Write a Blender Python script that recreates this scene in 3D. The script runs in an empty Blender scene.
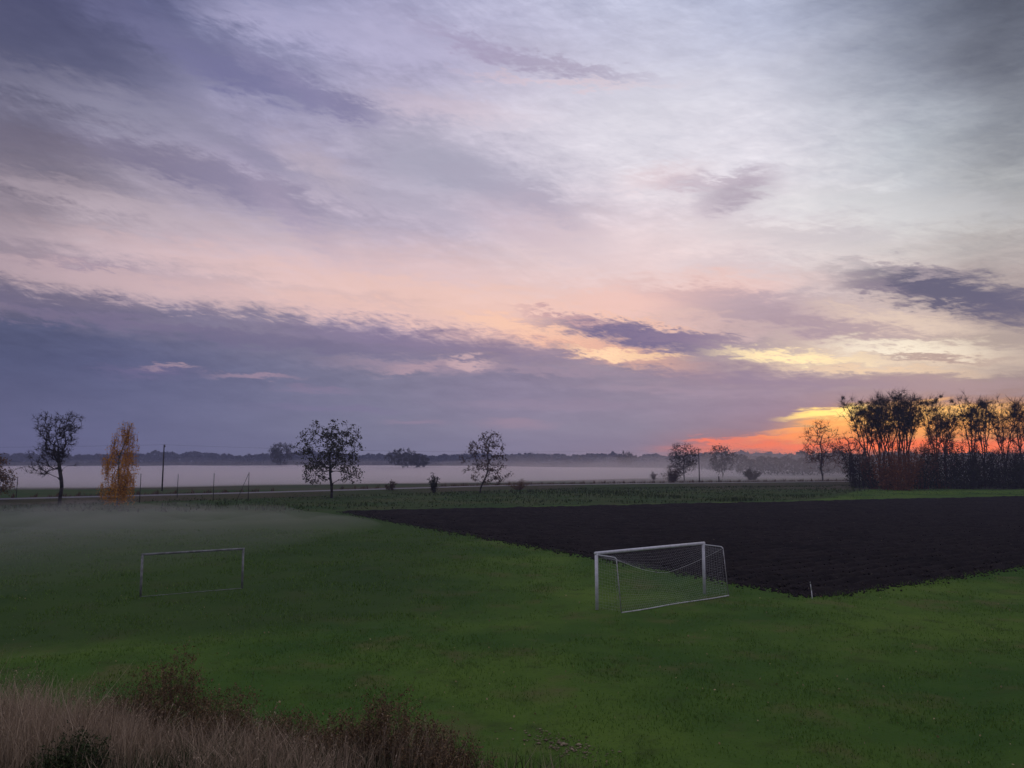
import bpy, math, random
import numpy as np
from mathutils import Vector

R = math.radians
C = bpy.context.scene.collection
SC = bpy.context.scene

# ------------------------------------------------------------------ camera
F = 760.0
PITCH = math.atan(78.0 / F)
CAMZ = 6.5
cam = bpy.data.cameras.new("camera")
cam.sensor_width = 36.0
cam.lens = F / 1024.0 * 36.0
cam.clip_start = 0.1
cam.clip_end = 9000.0
camo = bpy.data.objects.new("camera", cam)
camo.location = (0, 0, CAMZ)
camo.rotation_euler = (R(90) + PITCH, 0, 0)
C.objects.link(camo)
SC.camera = camo
CP, SP = math.cos(PITCH), math.sin(PITCH)


def ray(px, py):
    a = (px - 512.0) / F
    b = (384.0 - py) / F
    return np.array([a, CP - b * SP, SP + b * CP])


def at(px, py, z=0.0):
    """world point on the level z seen at a pixel of the photograph"""
    d = ray(px, py)
    t = (z - CAMZ) / d[2]
    return np.array([d[0] * t, d[1] * t, z])


def xat(px, Y):
    """world x of a pixel column at a depth Y (horizon height)"""
    d = ray(px, 462)
    return d[0] * Y / d[1]


def hgt(py, Y):
    """world height seen at a pixel row at a depth Y"""
    d = ray(512, py)
    return CAMZ + d[2] / d[1] * Y


def azel(px, py):
    d = ray(px, py)
    return (math.degrees(math.atan2(d[0], d[1])),
            math.degrees(math.atan2(d[2], math.hypot(d[0], d[1]))))


def s2l(c):
    out = []
    for v in c[:3]:
        v = v / 255.0
        out.append(v / 12.92 if v <= 0.04045 else ((v + 0.055) / 1.055) ** 2.4)
    return out


# ------------------------------------------------------------------ mesh building
class MB:
    def __init__(self):
        self.v = []
        self.f = []
        self.n = 0
        self.mi = []

    def add(self, verts, faces, mi=0):
        verts = np.asarray(verts, dtype=np.float64).reshape(-1, 3)
        faces = np.asarray(faces, dtype=np.int64)
        self.v.append(verts)
        self.f.append(faces + self.n)
        self.mi.append(mi)
        self.n += len(verts)

    def tubes(self, p0, p1, r0, r1, k=4, mi=0):
        p0 = np.asarray(p0, float).reshape(-1, 3)
        p1 = np.asarray(p1, float).reshape(-1, 3)
        N = len(p0)
        if N == 0:
            return
        r0 = np.broadcast_to(np.asarray(r0, float), (N,))
        r1 = np.broadcast_to(np.asarray(r1, float), (N,))
        d = p1 - p0
        L = np.linalg.norm(d, axis=1, keepdims=True)
        d = d / np.maximum(L, 1e-9)
        ref = np.where(np.abs(d[:, 2:3]) > 0.9, np.array([[1.0, 0, 0]]), np.array([[0, 0, 1.0]]))
        a = np.cross(d, ref)
        a /= np.maximum(np.linalg.norm(a, axis=1, keepdims=True), 1e-9)
        b = np.cross(d, a)
        ang = np.arange(k) * 2 * math.pi / k
        ca, sa = np.cos(ang), np.sin(ang)
        ring = a[:, None, :] * ca[None, :, None] + b[:, None, :] * sa[None, :, None]
        v0 = p0[:, None, :] + ring * r0[:, None, None]
        v1 = p1[:, None, :] + ring * r1[:, None, None]
        V = np.concatenate([v0, v1], axis=1).reshape(-1, 3)
        i = np.arange(k)
        j = (i + 1) % k
        q = np.stack([i, j, j + k, i + k], axis=1)
        base = (np.arange(N) * 2 * k)[:, None, None]
        self.add(V, (q[None] + base).reshape(-1, 4), mi)
        if k >= 6:     # caps on round bars
            for off, flip in ((0, True), (k, False)):
                idx = np.arange(k) + off
                if flip:
                    idx = idx[::-1]
                for n in range(N):
                    tri = np.array([[idx[0], idx[m], idx[m + 1]] for m in range(1, k - 1)]) + n * 2 * k
                    self.f.append(tri + self.n - N * 2 * k)
                    self.mi.append(mi)

    def leaves(self, cen, size, rng, aspect=0.6, mi=0, up=0.0, droop=0.0):
        cen = np.asarray(cen, float).reshape(-1, 3)
        N = len(cen)
        if N == 0:
            return
        size = np.broadcast_to(np.asarray(size, float), (N,))[:, None]
        a = rng.normal(size=(N, 3))
        a[:, 2] = a[:, 2] * (1 + up) - droop
        a /= np.linalg.norm(a, axis=1, keepdims=True)
        t = rng.normal(size=(N, 3))
        b = np.cross(a, t)
        b /= np.maximum(np.linalg.norm(b, axis=1, keepdims=True), 1e-9)
        V = np.stack([cen - a * size * 0.5, cen + b * size * aspect * 0.5,
                      cen + a * size * 0.5, cen - b * size * aspect * 0.5], axis=1).reshape(-1, 3)
        F_ = (np.arange(N) * 4)[:, None] + np.arange(4)[None]
        self.add(V, F_, mi)

    def blades(self, base, h, w, lean, rng, mi=0, bend=True):
        base = np.asarray(base, float).reshape(-1, 3)
        N = len(base)
        h = np.broadcast_to(np.asarray(h, float), (N,))[:, None]
        w = np.broadcast_to(np.asarray(w, float), (N,))[:, None]
        th = rng.uniform(0, 2 * math.pi, N)
        side = np.stack([np.cos(th), np.sin(th), np.zeros(N)], 1)
        ph = rng.uniform(0, 2 * math.pi, N)
        ld = np.stack([np.cos(ph), np.sin(ph), np.zeros(N)], 1) * (np.abs(rng.normal(size=(N, 1))) * lean)
        upv = np.array([[0, 0, 1.0]])
        tip = base + upv * h + ld * h
        if bend:
            mid = base + upv * h * 0.55 + ld * h * 0.3
            V = np.stack([base - side * w * .5, base + side * w * .5, mid + side * w * .4,
                          mid - side * w * .4, tip], 1).reshape(-1, 3)
            o = (np.arange(N) * 5)[:, None]
            self.add(V, o + np.array([[0, 1, 2, 3]]), mi)
            self.f.append(o + np.array([[3, 2, 4]]) + self.n - N * 5)
            self.mi.append(mi)
        else:
            V = np.stack([base - side * w * .5, base + side * w * .5, tip], 1).reshape(-1, 3)
            o = (np.arange(N) * 3)[:, None]
            self.add(V, o + np.array([[0, 1, 2]]), mi)

    def mesh(self, name, mats, smooth=False):
        me = bpy.data.meshes.new(name)
        V = np.concatenate(self.v) if self.v else np.zeros((0, 3))
        me.vertices.add(len(V))
        me.vertices.foreach_set("co", V.astype(np.float32).ravel())
        li, ls, ms, off = [], [], [], 0
        for f, m in zip(self.f, self.mi):
            k = f.shape[1]
            li.append(f.ravel())
            ls.append(off + np.arange(len(f)) * k)
            ms.append(np.full(len(f), m))
            off += f.size
        me.loops.add(off)
        me.loops.foreach_set("vertex_index", np.concatenate(li).astype(np.int32))
        starts = np.concatenate(ls).astype(np.int32)
        me.polygons.add(len(starts))
        me.polygons.foreach_set("loop_start", starts)
        me.polygons.foreach_set("material_index", np.concatenate(ms).astype(np.int32))
        if smooth:
            me.polygons.foreach_set("use_smooth", np.ones(len(starts), bool))
        if not isinstance(mats, (list, tuple)):
            mats = [mats]
        for m in mats:
            me.materials.append(m)
        me.update(calc_edges=True)
        me.validate()
        return me

    def build(self, name, mats, parent=None, smooth=False):
        o = bpy.data.objects.new(name, self.mesh(name, mats, smooth))
        C.objects.link(o)
        if parent is not None:
            o.parent = parent
        return o


def grid_mesh(mb, xs, ys, zf, mi=0):
    X, Y = np.meshgrid(xs, ys)
    Z = zf(X, Y)
    V = np.stack([X, Y, Z], -1).reshape(-1, 3)
    nx, ny = len(xs), len(ys)
    i = (np.arange(ny - 1)[:, None] * nx + np.arange(nx - 1)[None]).ravel()
    mb.add(V, np.stack([i, i + 1, i + nx + 1, i + nx], 1), mi)


def vnoise(x, y, seed=0):
    """cheap value noise, vectorised"""
    def h(ix, iy):
        n = (ix * 374761393 + iy * 668265263 + seed * 974711) & 0x7fffffff
        n = ((n ^ (n >> 13)) * 1274126177) & 0x7fffffff
        return ((n ^ (n >> 16)) & 0xffff) / 65535.0
    x = np.asarray(x, float)
    y = np.asarray(y, float)
    ix = np.floor(x).astype(np.int64)
    iy = np.floor(y).astype(np.int64)
    fx = x - ix
    fy = y - iy
    fx = fx * fx * (3 - 2 * fx)
    fy = fy * fy * (3 - 2 * fy)
    return (h(ix, iy) * (1 - fx) * (1 - fy) + h(ix + 1, iy) * fx * (1 - fy)
            + h(ix, iy + 1) * (1 - fx) * fy + h(ix + 1, iy + 1) * fx * fy)


def fbm(x, y, seed=0, o=4):
    s, a, t = 0.0, 1.0, 0.0
    for k in range(o):
        s = s + a * vnoise(x * 2 ** k, y * 2 ** k, seed + k)
        t += a
        a *= 0.5
    return s / t


def tag(o, label=None, cat=None, group=None, kind=None):
    if label:
        o["label"] = label
    if cat:
        o["category"] = cat
    if group:
        o["group"] = group
    if kind:
        o["kind"] = kind
    return o


def thing(name, label, cat, loc, group=None, rz=0.0, sc=1.0):
    o = bpy.data.objects.new(name, None)
    o.empty_display_size = 0.2
    C.objects.link(o)
    o.location = loc
    o.rotation_euler = (0, 0, rz)
    o.scale = (sc, sc, sc)
    return tag(o, label, cat, group)


def dup(root, label, loc, rz=0.0, sc=(1, 1, 1), group=None):
    r = root.copy()
    C.objects.link(r)
    r.location = loc
    r.rotation_euler = (0, 0, rz)
    r.scale = sc
    r["label"] = label
    if group:
        r["group"] = group
    for ch in list(root.children):
        c = ch.copy()
        C.objects.link(c)
        c.parent = r
        for g in list(ch.children):
            d = g.copy()
            C.objects.link(d)
            d.parent = c
    return r


# ------------------------------------------------------------------ materials
class NT:
    def __init__(self, tree):
        self.t = tree

    def n(self, typ, **kw):
        nd = self.t.nodes.new(typ)
        for k, v in kw.items():
            setattr(nd, k, v)
        return nd

    def link(self, a, b):
        self.t.links.new(a, b)

    def val(self, sock, v):
        if hasattr(v, "bl_rna") and isinstance(v, bpy.types.NodeSocket):
            self.link(v, sock)
        else:
            sock.default_value = v

    def math(self, op, a, b=0.0, c=None, clamp=False):
        nd = self.n("ShaderNodeMath", operation=op, use_clamp=clamp)
        self.val(nd.inputs[0], a)
        self.val(nd.inputs[1], b)
        if c is not None:
            self.val(nd.inputs[2], c)
        return nd.outputs[0]

    def smooth(self, x, a, b, to0=0.0, to1=1.0):
        nd = self.n("ShaderNodeMapRange", interpolation_type="SMOOTHSTEP")
        self.val(nd.inputs[0], x)
        nd.inputs[1].default_value = a
        nd.inputs[2].default_value = b
        nd.inputs[3].default_value = to0
        nd.inputs[4].default_value = to1
        return nd.outputs[0]

    def mix(self, fac, a, b, mode="MIX"):
        nd = self.n("ShaderNodeMix", data_type="RGBA", blend_type=mode)
        self.val(nd.inputs[0], fac)
        self.val(nd.inputs[6], a)
        self.val(nd.inputs[7], b)
        return nd.outputs[2]

    def noise(self, vec, scale=1.0, detail=4.0, rough=0.5, dist=0.0):
        nd = self.n("ShaderNodeTexNoise")
        self.link(vec, nd.inputs["Vector"])
        nd.inputs["Scale"].default_value = scale
        nd.inputs["Detail"].default_value = detail
        nd.inputs["Roughness"].default_value = rough
        nd.inputs["Distortion"].default_value = dist
        return nd

    def comb(self, x, y, z=0.0):
        nd = self.n("ShaderNodeCombineXYZ")
        self.val(nd.inputs[0], x)
        self.val(nd.inputs[1], y)
        self.val(nd.inputs[2], z)
        return nd.outputs[0]


def c4(c):
    return (c[0], c[1], c[2], 1.0)


def new_mat(name):
    m = bpy.data.materials.new(name)
    m.use_nodes = True
    t = m.node_tree
    t.nodes.clear()
    nt = NT(t)
    out = nt.n("ShaderNodeOutputMaterial")
    bsdf = nt.n("ShaderNodeBsdfPrincipled")
    nt.link(bsdf.outputs[0], out.inputs[0])
    return m, nt, bsdf, out


def mat_simple(name, ca, cb=None, scale=3.0, rough=0.75, metal=0.0, spec=0.08, island=False, bump=0.0):
    m, nt, b, out = new_mat(name)
    cb = cb or tuple(v * 0.6 for v in ca)
    geo = nt.n("ShaderNodeNewGeometry")
    if island:
        f = geo.outputs["Random Per Island"]
    else:
        nz = nt.noise(geo.outputs["Position"], scale, 5, 0.6)
        f = nt.smooth(nz.outputs["Fac"], 0.3, 0.7)
    nt.link(nt.mix(f, c4(ca), c4(cb)), b.inputs["Base Color"])
    b.inputs["Roughness"].default_value = rough
    b.inputs["Metallic"].default_value = metal
    b.inputs["Specular IOR Level"].default_value = spec
    if bump:
        bp = nt.n("ShaderNodeBump")
        bp.inputs["Strength"].default_value = bump
        bp.inputs["Distance"].default_value = 0.02
        nz2 = nt.noise(geo.outputs["Position"], scale * 3, 5, 0.6)
        nt.link(nz2.outputs["Fac"], bp.inputs["Height"])
        nt.link(bp.outputs[0], b.inputs["Normal"])
    return m


M = {}
M["bark"] = mat_simple("bark", (0.06, 0.05, 0.045), (0.03, 0.026, 0.024), 4.0, 0.9)
M["birch_bark"] = mat_simple("birch_bark", (0.35, 0.32, 0.28), (0.06, 0.05, 0.045), 3.0, 0.8)
M["twig"] = mat_simple("twig", (0.055, 0.042, 0.038), (0.035, 0.028, 0.026), 4.0, 0.9)
M["red_twig"] = mat_simple("red_twig", (0.20, 0.085, 0.045), (0.11, 0.05, 0.03), 4.0, 0.9)
M["leaf_dark"] = mat_simple("leaf_dark", (0.045, 0.045, 0.025), (0.03, 0.025, 0.018), island=True, rough=0.6)
M["leaf_olive"] = mat_simple("leaf_olive", (0.075, 0.08, 0.03), (0.04, 0.035, 0.02), island=True, rough=0.6)
M["leaf_rust"] = mat_simple("leaf_rust", (0.13, 0.07, 0.04), (0.06, 0.04, 0.03), island=True, rough=0.6)
M["leaf_gold"] = mat_simple("leaf_gold", (0.78, 0.38, 0.045), (0.50, 0.22, 0.03), island=True, rough=0.6)
M["leaf_gold_dim"] = mat_simple("leaf_gold_dim", (0.22, 0.12, 0.05), (0.12, 0.07, 0.035), island=True, rough=0.6)
M["thicket"] = mat_simple("thicket", (0.060, 0.055, 0.030), (0.036, 0.032, 0.022), island=True, rough=0.8)
M["thicket_red"] = mat_simple("thicket_red", (0.30, 0.11, 0.045), (0.14, 0.055, 0.028), island=True, rough=0.8)
M["wood_far"] = mat_simple("wood_far", (0.045, 0.045, 0.035), (0.03, 0.03, 0.028), island=True, rough=0.9)
M["white_paint"] = mat_simple("white_paint", (0.78, 0.78, 0.78), (0.62, 0.62, 0.60), 6.0, 0.45, spec=0.5)
M["worn_paint"] = mat_simple("worn_paint", (0.30, 0.31, 0.30), (0.13, 0.13, 0.12), 3.5, 0.6, spec=0.4)
M["steel"] = mat_simple("steel", (0.45, 0.45, 0.44), (0.3, 0.28, 0.26), 5.0, 0.5, 0.3)
M["net"] = mat_simple("net", (0.5, 0.5, 0.5), (0.4, 0.4, 0.4), 5.0, 0.8)
M["rope"] = mat_simple("rope", (0.7, 0.7, 0.66), (0.5, 0.5, 0.46), 8.0, 0.8)
M["pole_wood"] = mat_simple("pole_wood", (0.07, 0.06, 0.055), (0.04, 0.035, 0.03), 4.0, 0.9)
M["post_dark"] = mat_simple("post_dark", (0.06, 0.055, 0.055), (0.035, 0.03, 0.03), 4.0, 0.8)
M["ceramic"] = mat_simple("ceramic", (0.3, 0.22, 0.18), (0.2, 0.15, 0.12), 9.0, 0.3)
M["dry_grass"] = mat_simple("dry_grass", (0.56, 0.43, 0.28), (0.235, 0.18, 0.115), island=True, rough=0.85)
M["dead_stem"] = mat_simple("dead_stem", (0.17, 0.12, 0.075), (0.08, 0.056, 0.04), island=True, rough=0.9)
M["seed_head"] = mat_simple("seed_head", (0.27, 0.175, 0.085), (0.10, 0.070, 0.040), island=True, rough=0.9)
M["seed_pale"] = mat_simple("seed_pale", (0.45, 0.30, 0.18), (0.25, 0.16, 0.10), island=True, rough=0.9)
M["weed_green"] = mat_simple("weed_green", (0.065, 0.085, 0.03), (0.035, 0.048, 0.02), island=True, rough=0.7)
M["verge"] = mat_simple("verge", (0.068, 0.102, 0.030), (0.038, 0.050, 0.020), island=True, rough=0.8)
M["verge_dry"] = mat_simple("verge_dry", (0.17, 0.11, 0.07), (0.10, 0.07, 0.045), island=True, rough=0.8)
M["blade"] = mat_simple("blade", (0.140, 0.235, 0.036), (0.064, 0.130, 0.024), island=True, rough=0.65)
M["leaf_litter"] = mat_simple("leaf_litter", (0.52, 0.40, 0.22), (0.25, 0.16, 0.08), island=True, rough=0.8)
M["straw"] = mat_simple("straw", (0.20, 0.16, 0.11), (0.09, 0.07, 0.05), island=True, rough=0.9)
M["stone"] = mat_simple("stone", (0.36, 0.29, 0.18), (0.13, 0.105, 0.06), island=True, rough=0.9)
M["clod"] = mat_simple("clod", (0.036, 0.028, 0.027), (0.016, 0.0125, 0.0125), island=True, rough=0.9)


A_ = at(340, 512)
N_ = at(815, 597)
E_ = at(1024, 567)
B_ = at(1024, 497)
A_, N_, E_, B_ = A_[:2], N_[:2], E_[:2], B_[:2]
dirNE = (E_ - N_) / np.linalg.norm(E_ - N_)
dirAB = (B_ - A_) / np.linalg.norm(B_ - A_)
E2 = N_ + dirNE * 130
B2 = A_ + dirAB * 175

def lawn_material():
    m, nt, b, out = new_mat("lawn")
    geo = nt.n("ShaderNodeNewGeometry")
    P = geo.outputs["Position"]
    big = nt.noise(P, 0.075, 6, 0.62)
    midn = nt.noise(P, 0.8, 5, 0.65)
    fine = nt.noise(P, 9.0, 4, 0.7)
    base = nt.mix(nt.smooth(big.outputs["Fac"], 0.35, 0.65), c4((0.042, 0.096, 0.019)), c4((0.098, 0.164, 0.026)))
    base = nt.mix(nt.smooth(midn.outputs["Fac"], 0.5, 0.75), base, c4((0.055, 0.085, 0.020)))
    base = nt.mix(nt.math("MULTIPLY", nt.smooth(fine.outputs["Fac"], 0.5, 0.75), .6), base, c4((0.042, 0.075, 0.016)))
    thatch = nt.noise(P, 0.35, 4, 0.6)
    base = nt.mix(nt.math("MULTIPLY", nt.smooth(thatch.outputs["Fac"], 0.52, 0.70), 0.6), base, c4((0.125, 0.115, 0.045)))
    # longer, lusher turf on the far side of the old touchline
    sx = nt.n("ShaderNodeSeparateXYZ")
    nt.link(P, sx.inputs[0])
    wob = nt.noise(P, 0.5, 3, 0.6)
    d = nt.math("SUBTRACT", sx.outputs[1], nt.math("MULTIPLY_ADD", sx.outputs[0], 0.40, 33.0))
    d = nt.math("ADD", d, nt.math("MULTIPLY_ADD", wob.outputs["Fac"], 1.2, -0.6))
    zone = nt.math("MULTIPLY", nt.smooth(d, -1.0, 3.2), nt.smooth(sx.outputs[0], 3.0, -8.0))
    base = nt.mix(nt.math("MULTIPLY", zone, 0.75), base, c4((0.036, 0.066, 0.020)))
    line = nt.math("MULTIPLY", nt.smooth(nt.math("ABSOLUTE", d), 0.35, 0.05), nt.smooth(sx.outputs[0], 4.0, -2.0))
    base = nt.mix(nt.math("MULTIPLY", line, 0.15), base, c4((0.12, 0.16, 0.06)))
    # unmown rough grass beyond the headland of the ploughed field
    nA = (-dirAB[1], dirAB[0])
    dA = nt.math("ADD", nt.math("MULTIPLY", sx.outputs[0], float(nA[0])), nt.math("MULTIPLY_ADD", sx.outputs[1], float(nA[1]), float(-(A_[0] * nA[0] + A_[1] * nA[1]))))
    dA = nt.math("ADD", dA, nt.math("MULTIPLY_ADD", midn.outputs["Fac"], 3.0, -1.5))
    dA = nt.math("SUBTRACT", dA, nt.smooth(sx.outputs[0], 45, 95, 2.0, 44.0))
    left = nt.math("ADD", nt.math("SUBTRACT", sx.outputs[1], 100.0), nt.math("MULTIPLY_ADD", midn.outputs["Fac"], 3.0, -1.5))
    rough_ = nt.math("MULTIPLY", nt.smooth(dA, 0.0, 2.5), nt.smooth(left, 0.0, 2.5))
    rcol = nt.mix(nt.smooth(big.outputs["Fac"], 0.4, 0.62), c4((0.036, 0.068, 0.020)), c4((0.062, 0.078, 0.028)))
    base = nt.mix(rough_, base, rcol)
    nt.link(base, b.inputs["Base Color"])
    b.inputs["Roughness"].default_value = 0.85
    b.inputs["Specular IOR Level"].default_value = 0.02
    bp = nt.n("ShaderNodeBump")
    bp.inputs["Strength"].default_value = 0.8
    bp.inputs["Distance"].default_value = 0.08
    h = nt.math("ADD", nt.math("MULTIPLY", fine.outputs["Fac"], 0.6), midn.outputs["Fac"])
    nt.link(h, bp.inputs["Height"])
    nt.link(bp.outputs[0], b.inputs["Normal"])
    return m


def soil_material():
    m, nt, b, out = new_mat("ploughed_soil")
    geo = nt.n("ShaderNodeNewGeometry")
    P = geo.outputs["Position"]
    n1 = nt.noise(P, 0.25, 5, 0.65)
    n2 = nt.noise(P, 3.0, 5, 0.7)
    base = nt.mix(nt.smooth(n1.outputs["Fac"], 0.35, 0.65), c4((0.023, 0.0175, 0.0165)), c4((0.0135, 0.0105, 0.0105)))
    base = nt.mix(nt.smooth(n2.outputs["Fac"], 0.55, 0.75), base, c4((0.042, 0.033, 0.030)))
    nt.link(base, b.inputs["Base Color"])
    b.inputs["Roughness"].default_value = 0.85
    b.inputs["Specular IOR Level"].default_value = 0.04
    bp = nt.n("ShaderNodeBump")
    bp.inputs["Strength"].default_value = 1.0
    bp.inputs["Distance"].default_value = 0.15
    nt.link(n2.outputs["Fac"], bp.inputs["Height"])
    nt.link(bp.outputs[0], b.inputs["Normal"])
    return m


def meadow_material():
    m, nt, b, out = new_mat("meadow")
    geo = nt.n("ShaderNodeNewGeometry")
    P = geo.outputs["Position"]
    n1 = nt.noise(P, 0.02, 5, 0.6)
    n2 = nt.noise(P, 0.4, 5, 0.65)
    base = nt.mix(nt.smooth(n1.outputs["Fac"], 0.38, 0.62), c4((0.05, 0.07, 0.028)), c4((0.085, 0.07, 0.045)))
    base = nt.mix(nt.smooth(n2.outputs["Fac"], 0.5, 0.75), base, c4((0.05, 0.06, 0.025)))
    nt.link(base, b.inputs["Base Color"])
    b.inputs["Roughness"].default_value = 0.9
    b.inputs["Specular IOR Level"].default_value = 0.02
    return m


def bank_material():
    m, nt, b, out = new_mat("bank_soil")
    geo = nt.n("ShaderNodeNewGeometry")
    P = geo.outputs["Position"]
    n2 = nt.noise(P, 3.0, 5, 0.65)
    base = nt.mix(nt.smooth(n2.outputs["Fac"], 0.4, 0.65), c4((0.10, 0.08, 0.055)), c4((0.045, 0.055, 0.025)))
    nt.link(base, b.inputs["Base Color"])
    b.inputs["Roughness"].default_value = 0.9
    return m


M["lawn"] = lawn_material()
M["soil"] = soil_material()
M["meadow"] = meadow_material()
M["bank"] = bank_material()
M["asphalt"] = mat_simple("asphalt", (0.095, 0.092, 0.095), (0.065, 0.065, 0.07), 0.8, 0.6, spec=0.5)


def volume_mat(name, density, color=(1, 1, 1), aniso=0.0):
    m = bpy.data.materials.new(name)
    m.use_nodes = True
    t = m.node_tree
    t.nodes.clear()
    nt = NT(t)
    out = nt.n("ShaderNodeOutputMaterial")
    v = nt.n("ShaderNodeVolumePrincipled")
    v.inputs["Color"].default_value = c4(color)
    v.inputs["Density"].default_value = density
    v.inputs["Anisotropy"].default_value = aniso
    v.inputs["Density Attribute"].default_value = ""
    nt.link(v.outputs[0], out.inputs["Volume"])
    return m


# ------------------------------------------------------------------ sky
def build_sky():
    w = bpy.data.worlds.new("World")
    SC.world = w
    w.use_nodes = True
    w.cycles.sampling_method = "MANUAL"
    w.cycles.sample_map_resolution = 512
    t = w.node_tree
    t.nodes.clear()
    nt = NT(t)
    out = nt.n("ShaderNodeOutputWorld")
    tc = nt.n("ShaderNodeTexCoord")
    D = tc.outputs["Generated"]
    sx = nt.n("ShaderNodeSeparateXYZ")
    nt.link(D, sx.inputs[0])
    x, y, z = sx.outputs
    az = nt.math("MULTIPLY", nt.math("ARCTAN2", x, y), 180 / math.pi)
    el = nt.math("MULTIPLY", nt.math("ARCSINE", z), 180 / math.pi)
    # cloud layer coordinates: direction met with a level sheet of cloud (perspective towards the horizon)
    zz = nt.math("ADD", nt.math("MAXIMUM", z, 0.0), 0.09)
    cx = nt.math("DIVIDE", x, zz)
    cy = nt.math("DIVIDE", y, zz)
    sheet = nt.comb(cx, cy, 0.0)
    rot = nt.n("ShaderNodeMapping", vector_type="POINT")
    nt.link(sheet, rot.inputs[0])
    rot.inputs["Rotation"].default_value = (0, 0, R(38))
    rot.inputs["Scale"].default_value = (0.8, 1.9, 1.0)
    streak = nt.noise(rot.outputs[0], 0.9, 8, 0.6, 0.9)
    rip = nt.n("ShaderNodeMapping", vector_type="POINT")
    nt.link(sheet, rip.inputs[0])
    rip.inputs["Rotation"].default_value = (0, 0, R(20))
    rip.inputs["Scale"].default_value = (2.4, 3.4, 1.0)
    ripple = nt.noise(rip.outputs[0], 2.2, 6, 0.66, 0.6)
    n5 = nt.noise(nt.comb(nt.math("MULTIPLY_ADD", el, 0.5, nt.math("MULTIPLY", az, 0.75)), nt.math("MULTIPLY_ADD", az, 0.5, nt.math("MULTIPLY", el, 2.2)), 33.0), 1.0, 8, 0.7, 0.6)
    ang3 = nt.comb(nt.math("MULTIPLY", az, 0.42), nt.math("MULTIPLY", el, 2.6), 5.3)
    n3 = nt.noise(ang3, 1.0, 6, 0.6, 0.4)
    # turbulence in angle space
    ang = nt.comb(nt.math("MULTIPLY", az, 0.055), nt.math("MULTIPLY", el, 0.20), 3.7)
    n1 = nt.noise(ang, 1.0, 6, 0.55)
    ang2 = nt.comb(nt.math("MULTIPLY", az, 0.22), nt.math("MULTIPLY", el, 0.95), 9.1)
    n2 = nt.noise(ang2, 1.0, 9, 0.68, 0.3)
    s1 = nt.n("ShaderNodeSeparateColor")
    nt.link(n1.outputs["Color"], s1.inputs[0])
    s2 = nt.n("ShaderNodeSeparateColor")
    nt.link(n2.outputs["Color"], s2.inputs[0])
    damp = nt.smooth(el, -1.0, 12.0, 0.16, 1.0)

    def warp(base, na, aa, nb, ab):
        q = nt.math("MULTIPLY_ADD", na, aa, -0.5 * aa)
        q = nt.math("ADD", q, nt.math("MULTIPLY_ADD", nb, ab, -0.5 * ab))
        return nt.math("ADD", base, nt.math("MULTIPLY", q, damp))
    azw = warp(az, s1.outputs[0], 9.0, s2.outputs[0], 3.0)
    elw = warp(el, s1.outputs[1], 2.6, s2.outputs[1], 3.0)
    azf = warp(az, s1.outputs[2], 3.0, s2.outputs[2], 3.6)
    elf = warp(el, s1.outputs[1], 1.0, s2.outputs[0], 2.6)
    elf = nt.math("ADD", elf, nt.math("MULTIPLY_ADD", n3.outputs["Fac"], 1.5, -0.75))
    elf = nt.math("ADD", elf, nt.math("MULTIPLY", nt.math("MULTIPLY_ADD", ripple.outputs["Fac"], 1.2, -0.6), nt.smooth(el, 4, 11)))
    elf = nt.math("ADD", elf, nt.math("MULTIPLY", nt.math("MULTIPLY_ADD", n5.outputs["Fac"], 2.4, -1.2), nt.smooth(el, 3, 10)))

    # --- large fields of cloud colour, with lens vignette painted into the outer columns: rows of the sky, each a ramp round the compass
    PX = [0, 128, 256, 384, 512, 640, 768, 896, 1024]
    T = {
        5: [(66, 68, 98), (88, 91, 126), (135, 138, 172), (165, 163, 195), (180, 180, 207), (188, 191, 214), (172, 178, 203), (116, 123, 141), (62, 66, 80)],
        60: [(76, 78, 104), (108, 109, 140), (137, 135, 168), (168, 163, 192), (176, 171, 196), (197, 197, 217), (188, 191, 210), (143, 148, 165), (84, 88, 100)],
        120: [(97, 94, 115), (140, 138, 162), (155, 152, 180), (172, 165, 188), (203, 196, 212), (214, 212, 223), (214, 212, 223), (176, 182, 192), (112, 116, 126)],
        180: [(112, 104, 118), (155, 145, 162), (160, 150, 176), (172, 165, 185), (195, 188, 205), (222, 214, 222), (224, 218, 226), (203, 206, 213), (150, 152, 155)],
        240: [(140, 128, 140), (180, 165, 175), (194, 180, 192), (187, 174, 192), (202, 187, 200), (222, 205, 212), (220, 211, 213), (212, 208, 208), (172, 166, 164)],
        290: [(138, 124, 140), (182, 160, 172), (204, 179, 186), (217, 187, 190), (228, 196, 193), (228, 192, 187), (210, 195, 200), (205, 186, 182), (160, 145, 146)],
        330: [(77, 82, 112), (94, 96, 127), (124, 119, 142), (158, 140, 162), (212, 172, 168), (195, 165, 170), (184, 163, 168), (204, 184, 174), (168, 152, 146)],
        365: [(79, 84, 117), (87, 91, 125), (107, 108, 137), (124, 121, 145), (134, 125, 149), (149, 134, 149), (170, 148, 156), (196, 176, 164), (160, 145, 145)],
        400: [(87, 90, 122), (96, 99, 132), (109, 110, 140), (124, 122, 147), (137, 128, 153), (144, 134, 155), (150, 135, 158), (162, 140, 148), (150, 126, 122)],
        430: [(89, 92, 125), (99, 101, 134), (111, 112, 140), (125, 124, 147), (139, 132, 154), (144, 136, 155), (158, 130, 142), (215, 130, 85), (190, 105, 80)],
        455: [(91, 92, 125), (99, 101, 132), (111, 111, 139), (123, 122, 145), (137, 130, 152), (151, 134, 150), (225, 118, 80), (245, 118, 40), (190, 92, 50)],
    }
    YS = sorted(T)

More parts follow.
